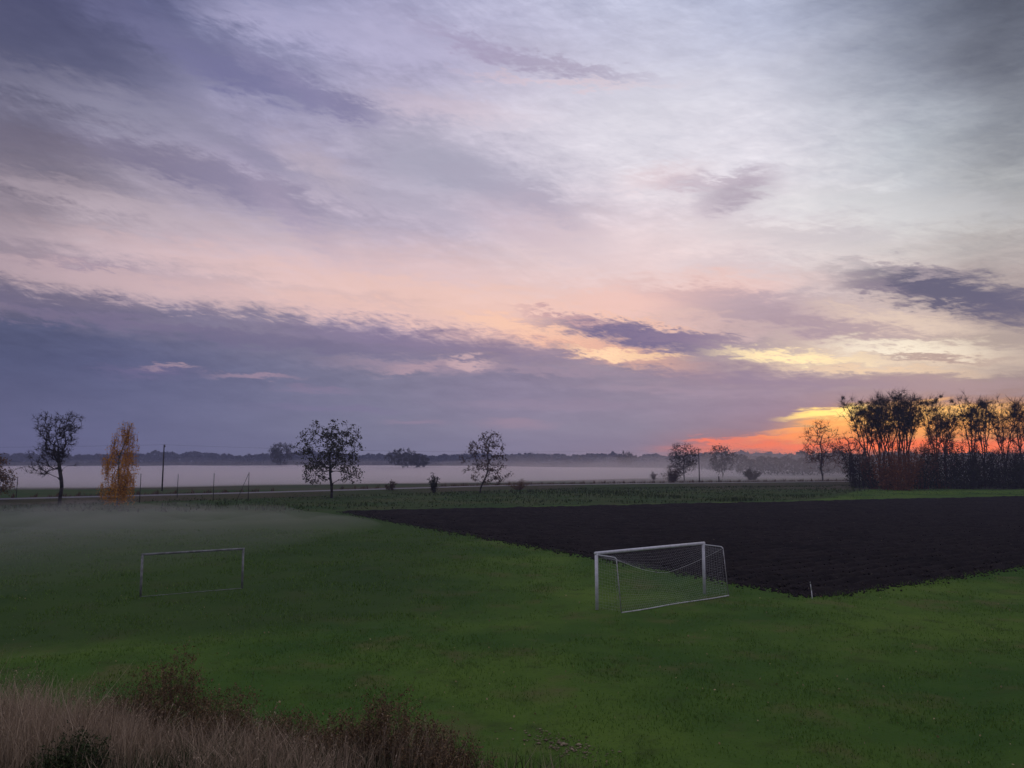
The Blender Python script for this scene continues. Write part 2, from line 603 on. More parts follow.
    def table(px, py):
        px = min(max(px, 0), 1024)
        py = min(max(py, YS[0]), YS[-1])
        j = max(i for i in range(len(YS)) if YS[i] <= py)
        j2 = min(j + 1, len(YS) - 1)
        fy = 0 if j2 == j else (py - YS[j]) / (YS[j2] - YS[j])
        i = min(int(px // 128), 7)
        fx = px / 128 - i
        c = []
        for k in range(3):
            a = T[YS[j]][i][k] * (1 - fx) + T[YS[j]][i + 1][k] * fx
            b = T[YS[j2]][i][k] * (1 - fx) + T[YS[j2]][i + 1][k] * fx
            c.append(a * (1 - fy) + b * fy)
        return c

    def project(azd, eld):
        d = np.array([math.sin(R(azd)) * math.cos(R(eld)), math.cos(R(azd)) * math.cos(R(eld)), math.sin(R(eld))])
        dep = d[1] * CP + d[2] * SP
        up = -d[1] * SP + d[2] * CP
        return 512 + F * d[0] / dep, 384 - F * up / dep

    BACK = {0: (112, 106, 132), 10: (124, 118, 144), 22: (140, 136, 160), 40: (160, 158, 184)}
    els = [0.4, 1.4, 2.6, 3.8, 5.2, 6.6, 8.2, 10, 12, 14.5, 17.5, 21, 25, 29, 33]
    azs = list(np.linspace(-33, 33, 15))
    col = None
    for ei, e in enumerate(els):
        rp = nt.n("ShaderNodeValToRGB")
        rp.color_ramp.interpolation = "LINEAR"
        cr = rp.color_ramp
        kb = max(k for k in BACK if k <= e)
        back = BACK[kb]
        stops = [(-180, back), (-70, back), (-45, table(*project(-33, e)))]
        for a in azs:
            stops.append((a, table(*project(a, e))))
        stops += [(45, table(*project(33, e))), (75, back), (180, back)]
        while len(cr.elements) < len(stops):
            cr.elements.new(0.5)
        for el_, (a, c) in zip(cr.elements, stops):
            el_.position = (a + 180) / 360
            el_.color = c4(s2l(c))
        nt.link(nt.math("MULTIPLY_ADD", azw, 1 / 360, 0.5), rp.inputs[0])
        if col is None:
            col = rp.outputs[0]
        else:
            f = nt.smooth(elw, els[ei - 1], e)
            nd = nt.n("ShaderNodeMapRange", interpolation_type="LINEAR")
            nt.link(elw, nd.inputs[0])
            nd.inputs[1].default_value = els[ei - 1]
            nd.inputs[2].default_value = e
            col = nt.mix(nd.outputs[0], col, rp.outputs[0])
    # thinner cloud overhead
    col = nt.mix(nt.smooth(el, 34, 60), col, c4(s2l((188, 188, 212))))

    # --- streaks of the cloud sheet
    sgn = nt.math("MULTIPLY_ADD", streak.outputs["Fac"], 2.0, -1.0)
    amp = nt.math("MULTIPLY", nt.smooth(el, 1.0, 16.0, 0.06, 0.17), nt.smooth(az, 4.0, 18.0, 1.0, 0.15))
    k = nt.math("ADD", 1.0, nt.math("MULTIPLY", sgn, amp))
    fine_amp = nt.smooth(el, 0.0, 8.0, 0.08, 0.30)
    k2 = nt.math("ADD", 1.0, nt.math("MULTIPLY", nt.math("MULTIPLY_ADD", n2.outputs["Fac"], 2.0, -1.0), fine_amp))
    k3 = nt.math("ADD", 1.0, nt.math("MULTIPLY", nt.math("MULTIPLY_ADD", ripple.outputs["Fac"], 2.0, -1.0), nt.smooth(el, 3.0, 10.0, 0.03, 0.09)))
    k5 = nt.math("ADD", 1.0, nt.math("MULTIPLY", nt.math("MULTIPLY_ADD", n5.outputs["Fac"], 2.0, -1.0), nt.smooth(el, 2.0, 9.0, 0.05, 0.20)))
    mott = nt.noise(nt.comb(nt.math("MULTIPLY_ADD", el, 0.06, nt.math("MULTIPLY", az, 0.10)), nt.math("MULTIPLY_ADD", az, 0.10, nt.math("MULTIPLY", el, 0.26)), 21.0), 1.0, 9, 0.66, 0.5)
    mamp = nt.math("MULTIPLY", nt.smooth(el, 3.0, 15.0, 0.10, 0.31), nt.smooth(az, 2.0, 20.0, 1.0, 0.22))
    k4 = nt.math("ADD", 1.0, nt.math("MULTIPLY", nt.math("MULTIPLY_ADD", mott.outputs["Fac"], 2.0, -1.0), mamp))
    kk = nt.math("MULTIPLY", nt.math("MULTIPLY", nt.math("MULTIPLY", k, k2), k3), nt.math("MULTIPLY", k4, k5))
    tint = nt.mix(1.0, col, nt.comb(kk, nt.math("MULTIPLY_ADD", kk, 0.96, 0.04), nt.math("MULTIPLY_ADD", kk, 0.82, 0.18)), "MULTIPLY")
    col = tint

    # --- single clouds and lit gaps
    uv = nt.comb(azf, elf, 0.0)

    tex = nt.math("ADD", nt.math("MULTIPLY", n2.outputs["Fac"], 1.0), nt.math("MULTIPLY_ADD", n5.outputs["Fac"], 1.6, -0.3))

    def blob(px, py, rx, ry, ang_, c, amt=1.0, soft=0.75, gain=1.0, grain=0.0):
        nonlocal col
        a0, e0 = azel(px, py)
        ca, sa = math.cos(R(ang_)), math.sin(R(ang_))
        a1, e1 = azel(px + rx * ca, py + rx * sa)
        a2, e2 = azel(px - ry * sa, py + ry * ca)
        L1 = math.hypot(a1 - a0, e1 - e0)
        L2 = math.hypot(a2 - a0, e2 - e0)
        th = math.atan2(e1 - e0, a1 - a0)
        mp = nt.n("ShaderNodeMapping", vector_type="TEXTURE")
        # (a vanishing share of the colour so far keeps the node compiler working through the clouds one by one)
        seq = nt.n("ShaderNodeVectorMath", operation="MULTIPLY_ADD")
        nt.link(col, seq.inputs[0])
        seq.inputs[1].default_value = (1e-6, 1e-6, 0)
        nt.link(uv, seq.inputs[2])
        nt.link(seq.outputs[0], mp.inputs[0])
        mp.inputs["Location"].default_value = (a0, e0, 0)
        mp.inputs["Rotation"].default_value = (0, 0, th)
        mp.inputs["Scale"].default_value = (L1, L2, 1)
        ln = nt.n("ShaderNodeVectorMath", operation="LENGTH")
        nt.link(mp.outputs[0], ln.inputs[0])
        f = nt.smooth(ln.outputs["Value"], 1.0 + soft, 1.0 - soft, 0.0, amt)
        if grain:
            f = nt.math("MULTIPLY", f, nt.math("MULTIPLY_ADD", tex, grain, 1.0 - grain), clamp=True)
        lc = [v * gain for v in s2l(c)]
        col = nt.mix(f, col, c4(lc))

    # broad dark streamers, upper left
    blob(70, 40, 110, 40, 18, (78, 80, 110), .5, .9, 1, .5)
    blob(190, 45, 120, 15, 24, (110, 110, 145), .62, .9, 1, .6)
    blob(240, 78, 70, 12, 20, (112, 111, 150), .7, .9, 1, .6)
    blob(300, 86, 60, 11, 30, (128, 124, 160), .7, .85, 1, .6)
    blob(352, 108, 26, 10, 22, (128, 124, 158), .8, .85, 1, .5)
    blob(275, 22, 60, 14, 14, (176, 172, 204), .6, .9, 1, .5)
    blob(395, 45, 70, 20, 12, (178, 174, 204), .5, .9, 1, .5)
    blob(120, 108, 110, 16, 12, (146, 143, 165), .55, .9, 1, .5)
    blob(60, 145, 120, 12, 8, (108, 101, 120), .55, .9, 1, .6)
    blob(180, 168, 90, 12, 16, (122, 116, 142), .75, .85, 1, .6)
    blob(265, 196, 70, 14, 18, (138, 131, 158), .75, .85, 1, .6)
    blob(245, 150, 60, 8, 24, (140, 136, 160), .6, .85, 1, .6)
    blob(300, 225, 50, 12, 40, (172, 158, 180), .6, .85, 1, .5)
    blob(150, 212, 130, 12, 10, (188, 172, 182), .65, .9, 1, .5)
    blob(320, 168, 40, 14, 30, (186, 172, 184), .55, .9, 1, .5)
    blob(440, 165, 62, 24, 14, (160, 158, 178), .75, .85, 1, .7)
    blob(500, 190, 60, 12, 18, (168, 162, 182), .7, .85, 1, .7)
    blob(555, 215, 46, 12, 28, (176, 166, 184), .65, .85, 1, .7)
    blob(400, 200, 70, 10, 14, (170, 163, 182), .6, .85, 1, .6)
    blob(500, 52, 70, 8, 14, (160, 150, 180), .8, .85, 1, .6)
    blob(575, 68, 62, 7, 7, (156, 146, 174), .9, .8, 1, .5)
    blob(570, 82, 80, 3.5, 2, (212, 184, 192), .6, .9)
    blob(460, 110, 70, 12, 6, (208, 190, 202), .5, .9, 1, .4)
    blob(690, 182, 44, 8, 2, (186, 168, 182), .7, .85, 1, .7)
    blob(800, 235, 90, 9, 3, (196, 188, 194), .6, .9, 1, .7)
    blob(930, 205, 100, 10, 4, (186, 186, 190), .5, .9, 1, .7)
    blob(545, 245, 46, 12, 20, (190, 170, 184), .6, .85, 1, .7)
    blob(720, 265, 50, 9, 4, (198, 182, 190), .55, .9, 1, .7)
    blob(560, 235, 80, 18, 15, (196, 176, 190), .4, .9)
    blob(660, 175, 40, 10, -10, (232, 208, 210), .4, .9)
    blob(640, 110, 130, 50, 0, (220, 216, 226), .4, .95)
    blob(738, 192, 36, 15, -24, (174, 160, 176), .95, .85, 1, .8)
    blob(860, 210, 120, 14, 4, (214, 214, 216), .45, .9)
    blob(85, 265, 34, 4, 3, (146, 130, 152), .7, .8)
    blob(480, 285, 190, 26, 4, (232, 200, 196), .6, .9)
    blob(640, 255, 120, 30, 0, (234, 214, 214), .5, .9)
    blob(250, 262, 170, 14, 4, (212, 186, 194), .5, .9)
    # top of the grey bank, left
    blob(60, 304, 120, 8, 5, (94, 90, 118), .6, .8, 1, .5)
    blob(70, 318, 160, 5, 5, (128, 114, 138), .45, .8, 1, .5)
    blob(60, 275, 110, 8, 4, (178, 158, 168), .6, .9)
    blob(250, 338, 200, 7, 5, (110, 103, 135), .6, .8, 1, .4)
    blob(420, 342, 150, 8, 5, (118, 108, 142), .65, .8)
    blob(440, 319, 160, 7, 6, (246, 202, 184), .6, .9)
    blob(300, 306, 150, 8, 6, (232, 194, 188), .65, .9, 1, .3)
    blob(150, 294, 120, 8, 6, (206, 178, 180), .65, .9, 1, .3)
    blob(480, 302, 240, 15, 4, (244, 200, 182), .55, .95)
    blob(690, 290, 90, 14, -4, (240, 198, 186), .5, .95, 1, .3)
    blob(110, 275, 110, 8, 6, (198, 172, 178), .5, .9)
    # centre: lit edge and dark lens
    blob(590, 345, 90, 9, 14, (242, 184, 158), .8, .85, 1, .4)
    blob(520, 325, 70, 7, 10, (250, 204, 178), .7, .9)
    blob(650, 300, 100, 10, -6, (240, 196, 186), .6, .9)
    blob(648, 337, 96, 11, 9, (116, 106, 140), 1.0, .6, 1, .55)
    blob(565, 315, 45, 3, 10, (190, 150, 158), .6, .8)
    blob(640, 320, 60, 2.5, 10, (246, 196, 172), .6, .8)
    blob(612, 354, 36, 3.5, 7, (252, 212, 172), .9, .8, 1.1, .3)
    blob(655, 357, 28, 2.5, 3, (250, 208, 166), .8, .8, 1, .3)
    blob(735, 345, 110, 6, 5, (142, 124, 150), .85, .7, 1, .4)
    # right: grey veils, dark slate cloud, bright gaps
    blob(760, 305, 100, 11, 6, (178, 156, 168), .75, .9, 1, .5)
    blob(800, 322, 110, 9, 5, (166, 146, 160), .75, .8, 1, .5)
    blob(870, 318, 60, 8, 8, (232, 208, 188), .6, .9)
    blob(940, 291, 88, 14, 8, (96, 96, 120), 1.1, .7, 1, .6)
    blob(1012, 308, 42, 17, 14, (98, 97, 122), 1.0, .7, 1, .5)
    blob(868, 289, 36, 7, 6, (132, 122, 140), .8, .9, 1, .8)
    blob(905, 270, 50, 4, 8, (150, 138, 152), .6, .9)
    blob(950, 327, 80, 7, 8, (232, 210, 190), .5, .9)
    blob(1010, 350, 40, 30, 0, (150, 138, 140), .5, .9)
    blob(880, 357, 150, 13, 1, (240, 218, 192), .75, .85, 1, .5)
    blob(790, 356, 66, 5, 2, (253, 228, 176), .95, .8, 1.15, .35)
    blob(900, 347, 70, 6, 3, (248, 236, 214), .8, .9, 1.05, .4)
    blob(935, 357, 60, 3, 5, (176, 152, 146), .85, .7, 1, .4)
    blob(870, 369, 90, 3, 2, (246, 214, 178), .7, .8, 1, .4)
    blob(930, 384, 110, 7, 2, (172, 148, 152), .8, .7)
    blob(760, 380, 120, 7, 2, (144, 128, 152), .7, .8)
    # little lit rags in the grey bank
    blob(175, 369, 24, 2.2, 1, (176, 150, 160), .85, .8)
    blob(150, 372, 46, 5, 1, (110, 102, 138), .6, .8)
    blob(258, 377, 36, 2.5, 2, (158, 136, 156), .8, .8)
    blob(320, 390, 34, 3, 2, (136, 122, 150), .6, .8)
    blob(430, 366, 80, 6, 2, (160, 140, 158), .75, .8)
    blob(470, 363, 22, 3.5, 5, (205, 172, 176), .85, .8)
    blob(415, 368, 30, 3.5, -6, (180, 152, 164), .7, .8)
    blob(560, 372, 70, 3, 2, (160, 140, 158), .6, .8)
    blob(680, 390, 80, 4, 2, (164, 144, 162), .6, .8)
    blob(515, 423, 34, 4, 1, (160, 138, 156), .7, .8)
    blob(415, 422, 26, 3, 1, (150, 132, 154), .7, .8)
    blob(560, 405, 90, 4, 1, (152, 136, 158), .5, .8)
    blob(335, 408, 60, 3, 1, (124, 114, 148), .5, .8)
    # the afterglow low in the west
    blob(935, 424, 120, 17, -2, (255, 168, 70), .9, .8, 1.2)
    blob(860, 423, 60, 10, -6, (255, 192, 96), .95, .8, 1.2)
    blob(828, 414, 40, 4, -5, (255, 218, 122), 1.0, .7, 1.4)
    blob(812, 427, 42, 3, -7, (255, 160, 80), .95, .8, 1.3)
    blob(785, 437, 44, 2.6, -6, (255, 140, 72), .95, .8, 1.35)
    blob(840, 436, 60, 6, -3, (252, 152, 66), .9, .8, 1.3)
    blob(815, 446, 120, 5, -1, (250, 116, 52), .95, .8, 1.45)
    blob(930, 446, 130, 8, 0, (255, 112, 24), .95, .7, 1.6)
    blob(712, 441, 24, 2.4, 3, (250, 120, 70), .95, .8, 1.3)
    blob(960, 412, 60, 8, 0, (255, 200, 110), .7, .9, 1.3)

    sky = nt.n("ShaderNodeTexSky", sky_type="NISHITA")
    sky.sun_disc = False
    sky.sun_elevation = R(1.5)
    sky.sun_rotation = R(26)
    sky.altitude = 100
    sky.air_density = 1.2
    sky.dust_density = 2.0
    bg_sky = nt.n("ShaderNodeBackground")
    nt.link(sky.outputs[0], bg_sky.inputs[0])
    bg_sky.inputs[1].default_value = 0.05
    bg_cl = nt.n("ShaderNodeBackground")
    nt.link(col, bg_cl.inputs[0])
    bg_cl.inputs[1].default_value = 1.13
    mixs = nt.n("ShaderNodeMixShader")
    mixs.inputs[0].default_value = 0.94       # share of the sky behind cloud
    nt.link(bg_sky.outputs[0], mixs.inputs[1])
    nt.link(bg_cl.outputs[0], mixs.inputs[2])
    nt.link(mixs.outputs[0], out.inputs[0])


build_sky()
sun = bpy.data.lights.new("sun", "SUN")
sun.energy = 0.12
sun.angle = R(10)
sun.color = (1.0, 0.55, 0.3)
suno = bpy.data.objects.new("sun", sun)
C.objects.link(suno)
# from the afterglow in the west (azimuth 26 degrees right of the view), just above the horizon
suno.rotation_euler = (R(90 - 1.5), 0, R(180 - 26))
suno.location = (40, 80, 30)

# ------------------------------------------------------------------ the setting
rng = np.random.default_rng(7)

C1 = np.array([-6.6, 10.0])
NRM = np.array([0.267, 0.964])


def bank_s(X, Y):
    return (X - C1[0]) * NRM[0] + (Y - C1[1]) * NRM[1]


def bank_h(X, Y):
    s = bank_s(X, Y) + (fbm(X * .35, Y * .35, 5, 3) - .5) * 1.2
    t = np.clip(s / 5.2, 0, 1)
    down = 3.0 * (1 - t * t * (3 - 2 * t))
    up = np.clip(-s, 0, 9) * 0.2
    z = np.where(s > 0, down, 3.0 + up)
    z = z + (fbm(X * 1.3, Y * 1.3, 8, 3) - .5) * 0.22 * (z > 0.05)
    z = z - np.clip((s - 5.0) * 0.25, 0, 0.4)
    return z


def lawn_h(X, Y):
    n = (fbm(X * .12, Y * .12, 3, 4) - .5) * 0.35 + (fbm(X * .9, Y * .9, 11, 3) - .5) * 0.07
    # low rough rise at the near right corner
    d = (X - 9.0) * 0.86 - (Y - 16.3) * 0.5
    t = np.clip(d / 1.6, 0, 1)
    rise = 0.45 * t * t * (3 - 2 * t) * np.clip((24 - Y) / 4, 0, 1)
    return n * 0.5 + rise


# fields to the horizon: one sheet
mb = MB()
xs = np.concatenate([np.linspace(-1900, -260, 26), np.linspace(-240, 300, 60), np.linspace(330, 1900, 26)])
ys = np.concatenate([np.linspace(-400, -20, 8), np.linspace(0, 320, 60), np.linspace(345, 1500, 30)])
grid_mesh(mb, xs, ys, lambda X, Y: (fbm(X * .02, Y * .02, 2, 3) - .5) * 0.5 * np.clip((Y - 150) / 60, 0, 1) - 0.35)
tag(mb.build("ground", M["meadow"], smooth=True), kind="structure")

# lawn sheet of the sports ground
mb = MB()
xs = np.concatenate([np.arange(-130, -30, 1.2), np.arange(-30, 32, 0.3), np.arange(32, 160, 1.5)])
ys = np.concatenate([np.arange(-12, 10, 1.0), np.arange(10, 40, 0.3), np.arange(40, 182, 1.2)])
grid_mesh(mb, xs, ys, lambda X, Y: lawn_h(X, Y))
tag(mb.build("lawn", M["lawn"], smooth=True), kind="structure")

# bank the photograph was taken from
mb = MB()
grid_mesh(mb, np.arange(-40, 40, 0.25), np.arange(-12, 20, 0.25), bank_h)
tag(mb.build("grass_bank", M["bank"], smooth=True), kind="structure")


# ploughed field: furrows run along its long side
def in_field(X, Y, marg=0.0):
    def side(p, q):
        e = q - p
        L = np.linalg.norm(e)
        return ((Y - p[1]) * e[0] - (X - p[0]) * e[1]) / L
    # order A -> N -> E2 -> B2 runs counter-clockwise
    return np.minimum.reduce([side(A_, N_), side(N_, E2), side(B2, A_)]) - marg


mb = MB()
nu, nv = 420, 260
u = np.linspace(0, 1, nu) ** 1.4
v = np.linspace(0, 1, nv) ** 1.3
U, V = np.meshgrid(u, v)
# corners: N (0,0), E2 (1,0), A (0,1), B2 (1,1)
X = (N_[0] * (1 - U) + E2[0] * U) * (1 - V) + (A_[0] * (1 - U) + B2[0] * U) * V
Y = (N_[1] * (1 - U) + E2[1] * U) * (1 - V) + (A_[1] * (1 - U) + B2[1] * U) * V
edge = np.minimum.reduce([U * 120, (1 - U) * 120, V * 70, (1 - V) * 70])
edge = np.clip(edge / 0.9, 0, 1)
jx = (fbm(X * .6, Y * .6, 31, 4) - .5) * 1.3 * (1 - edge * .9)
jy = (fbm(X * .6, Y * .6, 41, 4) - .5) * 1.3 * (1 - edge * .9)
pn = np.array([-dirNE[1], dirNE[0]])
fur = (X * pn[0] + Y * pn[1]) / 1.25 * 2 * math.pi
Z = 0.12 + 0.12 * np.sin(fur + 1.5 * fbm(X * .3, Y * .3, 51, 2)) + (fbm(X * 1.6, Y * 1.6, 21, 4) - .5) * 0.22
Z = lawn_h(X, Y) + np.where(edge < 0.02, -0.15, Z * (.25 + .75 * edge) + 0.02)
Vv = np.stack([X + jx, Y + jy, Z], -1).reshape(-1, 3)
i = (np.arange(nv - 1)[:, None] * nu + np.arange(nu - 1)[None]).ravel()
mb.add(Vv, np.stack([i, i + 1, i + nu + 1, i + nu], 1))
tag(mb.build("ploughed_field", M["soil"], smooth=False), kind="structure")

# clods of turned earth over the field
mb = MB()
n = 16000
cu = rng.uniform(0, 1, n) ** 1.6
cv = rng.uniform(0, 1, n) ** 1.4
ns_ = n // 9
cu[:ns_] = np.abs(rng.uniform(0, .55, ns_))
cv[:ns_] = rng.normal(0, .0065, ns_)
cu[ns_:2 * ns_] = rng.normal(0, .0035, ns_)
cX = (N_[0] * (1 - cu) + E2[0] * cu) * (1 - cv) + (A_[0] * (1 - cu) + B2[0] * cu) * cv
cY = (N_[1] * (1 - cu) + E2[1] * cu) * (1 - cv) + (A_[1] * (1 - cu) + B2[1] * cu) * cv
cen = np.stack([cX, cY, lawn_h(cX, cY) + np.where(in_field(cX, cY) > .5, .15, .02)], 1)
octa = np.array([[1, 0, 0], [-1, 0, 0], [0, 1, 0], [0, -1, 0], [0, 0, 1], [0, 0, -1]], float)
of = np.array([[0, 2, 4], [2, 1, 4], [1, 3, 4], [3, 0, 4], [2, 0, 5], [1, 2, 5], [3, 1, 5], [0, 3, 5]])
sz = rng.uniform(0.03, 0.11, n)
VV = cen[:, None, :] + octa[None] * sz[:, None, None] * rng.uniform(.6, 1.3, (n, 6, 1))
mb.add(VV.reshape(-1, 3), (of[None] + (np.arange(n) * 6)[:, None, None]).reshape(-1, 3))
ks = rng.uniform(size=n) < .16
mb.leaves(cen[ks] + np.array([0, 0, .06]), rng.uniform(.05, .16, ks.sum()), rng, .3, mi=1)
tag(mb.build("soil_clods", [M["clod"], M["straw"]]), "dark clods of freshly turned earth over the ploughed field", "soil", kind="stuff")

# road on its low embankment
RZ = 0.75
rp = [at(px, py, RZ)[:2] for px, py in ((-260, 507), (-60, 500.5), (60, 497.5), (200, 494), (330, 490.5), (500, 485.5), (640, 483.5), (780, 482), (900, 481), (1024, 480), (1200, 478.5), (1400, 477))]
rp = np.array(rp)


def smooth_poly(p, n=160):
    d = np.concatenate([[0], np.cumsum(np.linalg.norm(np.diff(p, axis=0), axis=1))])
    tt = np.linspace(0, d[-1], n)
    q = np.stack([np.interp(tt, d, p[:, 0]), np.interp(tt, d, p[:, 1])], 1)
    k = np.ones(9) / 9
    for c in range(2):
        e = np.pad(q[:, c], 4, mode="reflect", reflect_type="odd")
        q[:, c] = np.convolve(e, k, "valid")
    return q


road = smooth_poly(rp)
tg = np.gradient(road, axis=0)
tg /= np.linalg.norm(tg, axis=1, keepdims=True)
nr = np.stack([-tg[:, 1], tg[:, 0]], 1)      # towards far side


def strip(mb, offs, zs):
    Vs = []
    for o, zz in zip(offs, zs):
        p = road + nr * o
        Vs.append(np.concatenate([p, np.full((len(p), 1), zz)], 1))
    V = np.stack(Vs, 1)
    n, k = V.shape[:2]
    idx = (np.arange(n - 1)[:, None] * k + np.arange(k - 1)[None]).ravel()
    mb.add(V.reshape(-1, 3), np.stack([idx, idx + k, idx + k + 1, idx + 1], 1))


mb = MB()
strip(mb, [-9, -6.5, -3.6, -3.1, 3.1, 3.6, 7, 9], [-0.5, 0.1, RZ - .05, RZ - .01, RZ - .01, RZ - .05, 0.0, -0.5])
tag(mb.build("road_embankment", M["meadow"], smooth=False), kind="structure")
mb = MB()
strip(mb, [-2.9, 0, 2.9], [RZ + .01, RZ + .05, RZ + .01])
tag(mb.build("road", M["asphalt"], smooth=True), kind="structure")

# ------------------------------------------------------------------ grasses (nobody could count these)
# tall grass and ditch weeds between the mown edge and the road
mb = MB()
n = 55000
ti = rng.integers(0, len(road) - 1, n)
offs = -3.4 - rng.uniform(0, 1, n) ** 1.3 * 110
p = road[ti] + nr[ti] * offs[:, None] + rng.normal(0, 1.2, (n, 2))
keep = (in_field(p[:, 0], p[:, 1]) < -4.0) & (p[:, 1] > 96 + 0.25 * np.abs(p[:, 0]) * (p[:, 0] < 0) * 0)
keep &= fbm(p[:, 0] * .07, p[:, 1] * .07, 77, 3) > 0.30
keep &= p[:, 1] > 99 + 2.5 * (fbm(p[:, 0] * .1, p[:, 1] * 0, 79, 3) - .5)
p = p[keep]
near = np.abs(offs[keep])
h = 0.2 + 0.55 * fbm(p[:, 0] * .12, p[:, 1] * .12, 78, 3) * rng.uniform(.6, 1.5, len(p))
zb = np.where(near < 9, np.interp(near, [3.4, 6.5, 9], [RZ - .05, 0.1, -0.1]), 0.0)
# clear of the near edge of the mown strip (it follows the photograph's light green line)
mown = (p[:, 0] > A_[0] - 6) & (in_field(p[:, 0], p[:, 1]) > -(2.5 + 42 * np.clip((p[:, 0] - 45) / 50, 0, 1)))
h = np.where(mown, h * 0.2, h * np.interp(near, [3.4, 5.5, 9, 14], [.15, .25, .5, .8]))
h = h * np.clip(2.2 * fbm(p[:, 0] * .05, p[:, 1] * .12, 177, 3) - .35, .25, 1.2)
mb.blades(np.concatenate([p, zb[:, None]], 1), h, rng.uniform(.08, .24, len(p)), .35, rng)
tag(mb.build("roadside_grass", M["verge"]), "dark tall grass on the verge between the fields and the road", "grass", kind="stuff")

# dry weeds along the far side of the road
mb = MB()
n = 26000
ti = rng.integers(0, len(road) - 1, n)
offs = 3.8 + np.abs(rng.normal(0, 9, n))
p = road[ti] + nr[ti] * offs[:, None]
k_ = fbm(p[:, 0] * .03, p[:, 1] * .03, 99, 3) > 0.5
p = p[k_]
zb = np.interp(offs[k_], [3.6, 7, 9], [RZ - .06, 0.0, -0.3])
mb.blades(np.concatenate([p, zb[:, None]], 1), rng.uniform(.4, 1.3, len(p)), rng.uniform(.06, .14, len(p)), .3, rng)
tag(mb.build("dry_weeds", M["verge_dry"]), "brown dry weeds along the far side of the road", "weeds", kind="stuff")

# lawn blades, dense near and thinner far away
mb = MB()
n = 230000
Yb = 12.5 + 62 * rng.uniform(0, 1, n) ** 1.9
Xb = rng.uniform(-.72, .72, n) * Yb
keep = (in_field(Xb, Yb) < 0.25) & (bank_s(Xb, Yb) > 2.0)
cl = fbm(Xb * .7, Yb * .7, 61, 4)
keep &= cl > rng.uniform(0.30, 0.68, n)
Xb, Yb, cl = Xb[keep], Yb[keep], cl[keep]
hb = rng.uniform(.025, .07, len(Xb)) * (0.5 + 1.2 * cl) * (1 + Yb / 90)
fr = in_field(Xb, Yb)
hb = np.where(fr > -1.0, hb * 1.35 + .01, hb)
far_side = Yb > 33 + 0.40 * Xb + .8
hb = np.where(far_side & (Xb < 2), hb * 1.35, hb)
mb.blades(np.stack([Xb, Yb, lawn_h(Xb, Yb) - .004], 1), hb, 0.010 + Yb * .00055, .6, rng, bend=False)
tag(mb.build("lawn_grass", M["blade"]), "short green grass of the sports ground lawn", "grass", kind="stuff")

# fallen leaves
mb = MB()
n = 700
Yb = 14 + 26 * rng.uniform(0, 1, n) ** 1.5
Xb = rng.uniform(-.7, .7, n) * Yb
k_ = (fbm(Xb * .15, Yb * .15, 71, 3) > .47) & (bank_s(Xb, Yb) > 3) & (in_field(Xb, Yb) < 0)
Xb, Yb = Xb[k_], Yb[k_]
mb.leaves(np.stack([Xb, Yb, lawn_h(Xb, Yb) + .05], 1), rng.uniform(.03, .08, len(Xb)), rng, .8)
tag(mb.build("fallen_leaves", M["leaf_litter"]), "pale fallen leaves scattered over the near lawn", "leaves", kind="stuff")

# rubble and dead turf patch near the bottom edge
mb = MB()
n = 260
tt = rng.normal(0, 1, n)
Xb = 1.2 + tt * 0.5 + rng.normal(0, .2, n)
Yb = 18.3 - tt * 0.42 + rng.normal(0, .3, n)
sz = rng.lognormal(-4.05, .5, n)
cen = np.stack([Xb, Yb, lawn_h(Xb, Yb) + sz * .25 + .012], 1)
VV = cen[:, None, :] + octa[None] * sz[:, None, None] * rng.uniform(.5, 1.4, (n, 6, 1)) * np.array([[[1.4, 1.2, .45]]])
mb.add(VV.reshape(-1, 3), (of[None] + (np.arange(n) * 6)[:, None, None]).reshape(-1, 3))
tag(mb.build("rubble", M["stone"]), "small patch of pale stones and earth in the near lawn", "rubble", kind="stuff")

# tall dry grass on the bank
mb = MB()
n = 150000
Xb = rng.uniform(-13, 2.2, n)
Yb = rng.uniform(4.0, 13.5, n)
s = bank_s(Xb, Yb)
dens = .5 + 1.5 * (fbm(Xb * 1.1, Yb * 1.1, 81, 4) - .5) + .14 * np.clip(s + .5, -2, 1) - np.clip((Xb + 1.6) * .3, 0, 1)
keep = (s < 2.0 - Xb * 0.05) & (dens > rng.uniform(.22, .62, n))
Xb, Yb, s, dens = Xb[keep], Yb[keep], s[keep], dens[keep]
h = (0.14 + 0.68 * fbm(Xb * .9, Yb * .9, 83, 4)) * rng.uniform(.4, 1.2, len(Xb)) * np.clip(1.05 - s * .12, .45, 1.1) * (1 + .32 * np.clip((-3.2 - Xb) / 2.5, 0, 1))
base = np.stack([Xb, Yb, bank_h(Xb, Yb) - .02], 1)
mb.blades(base, h, rng.uniform(.003, .008, len(Xb)), .48, rng)
sel = rng.uniform(size=len(Xb)) < .03
bs = base[sel]
hs = h[sel, None] * 1.0 + .05
ln = rng.normal(0, .16, (len(bs), 2))
top_ = bs + np.concatenate([ln * hs, hs], 1)
mid_ = bs + np.concatenate([ln * hs * .35, hs * .6], 1)
mb.tubes(bs, mid_, .0024, .002, 3)
mb.tubes(mid_, top_, .002, .0012, 3)
fq = rng.uniform(.62, 1.05, (len(bs), 9, 1))
hp_ = mid_[:, None] + (top_ - mid_)[:, None] * ((fq - .6) / .4) + rng.normal(0, .008, (len(bs), 9, 3))
mb.leaves(hp_.reshape(-1, 3), .03, rng, .35, up=1.5)
tag(mb.build("dry_grass", M["dry_grass"]), "tall pale dry grass on the bank at the bottom left", "grass", kind="stuff")
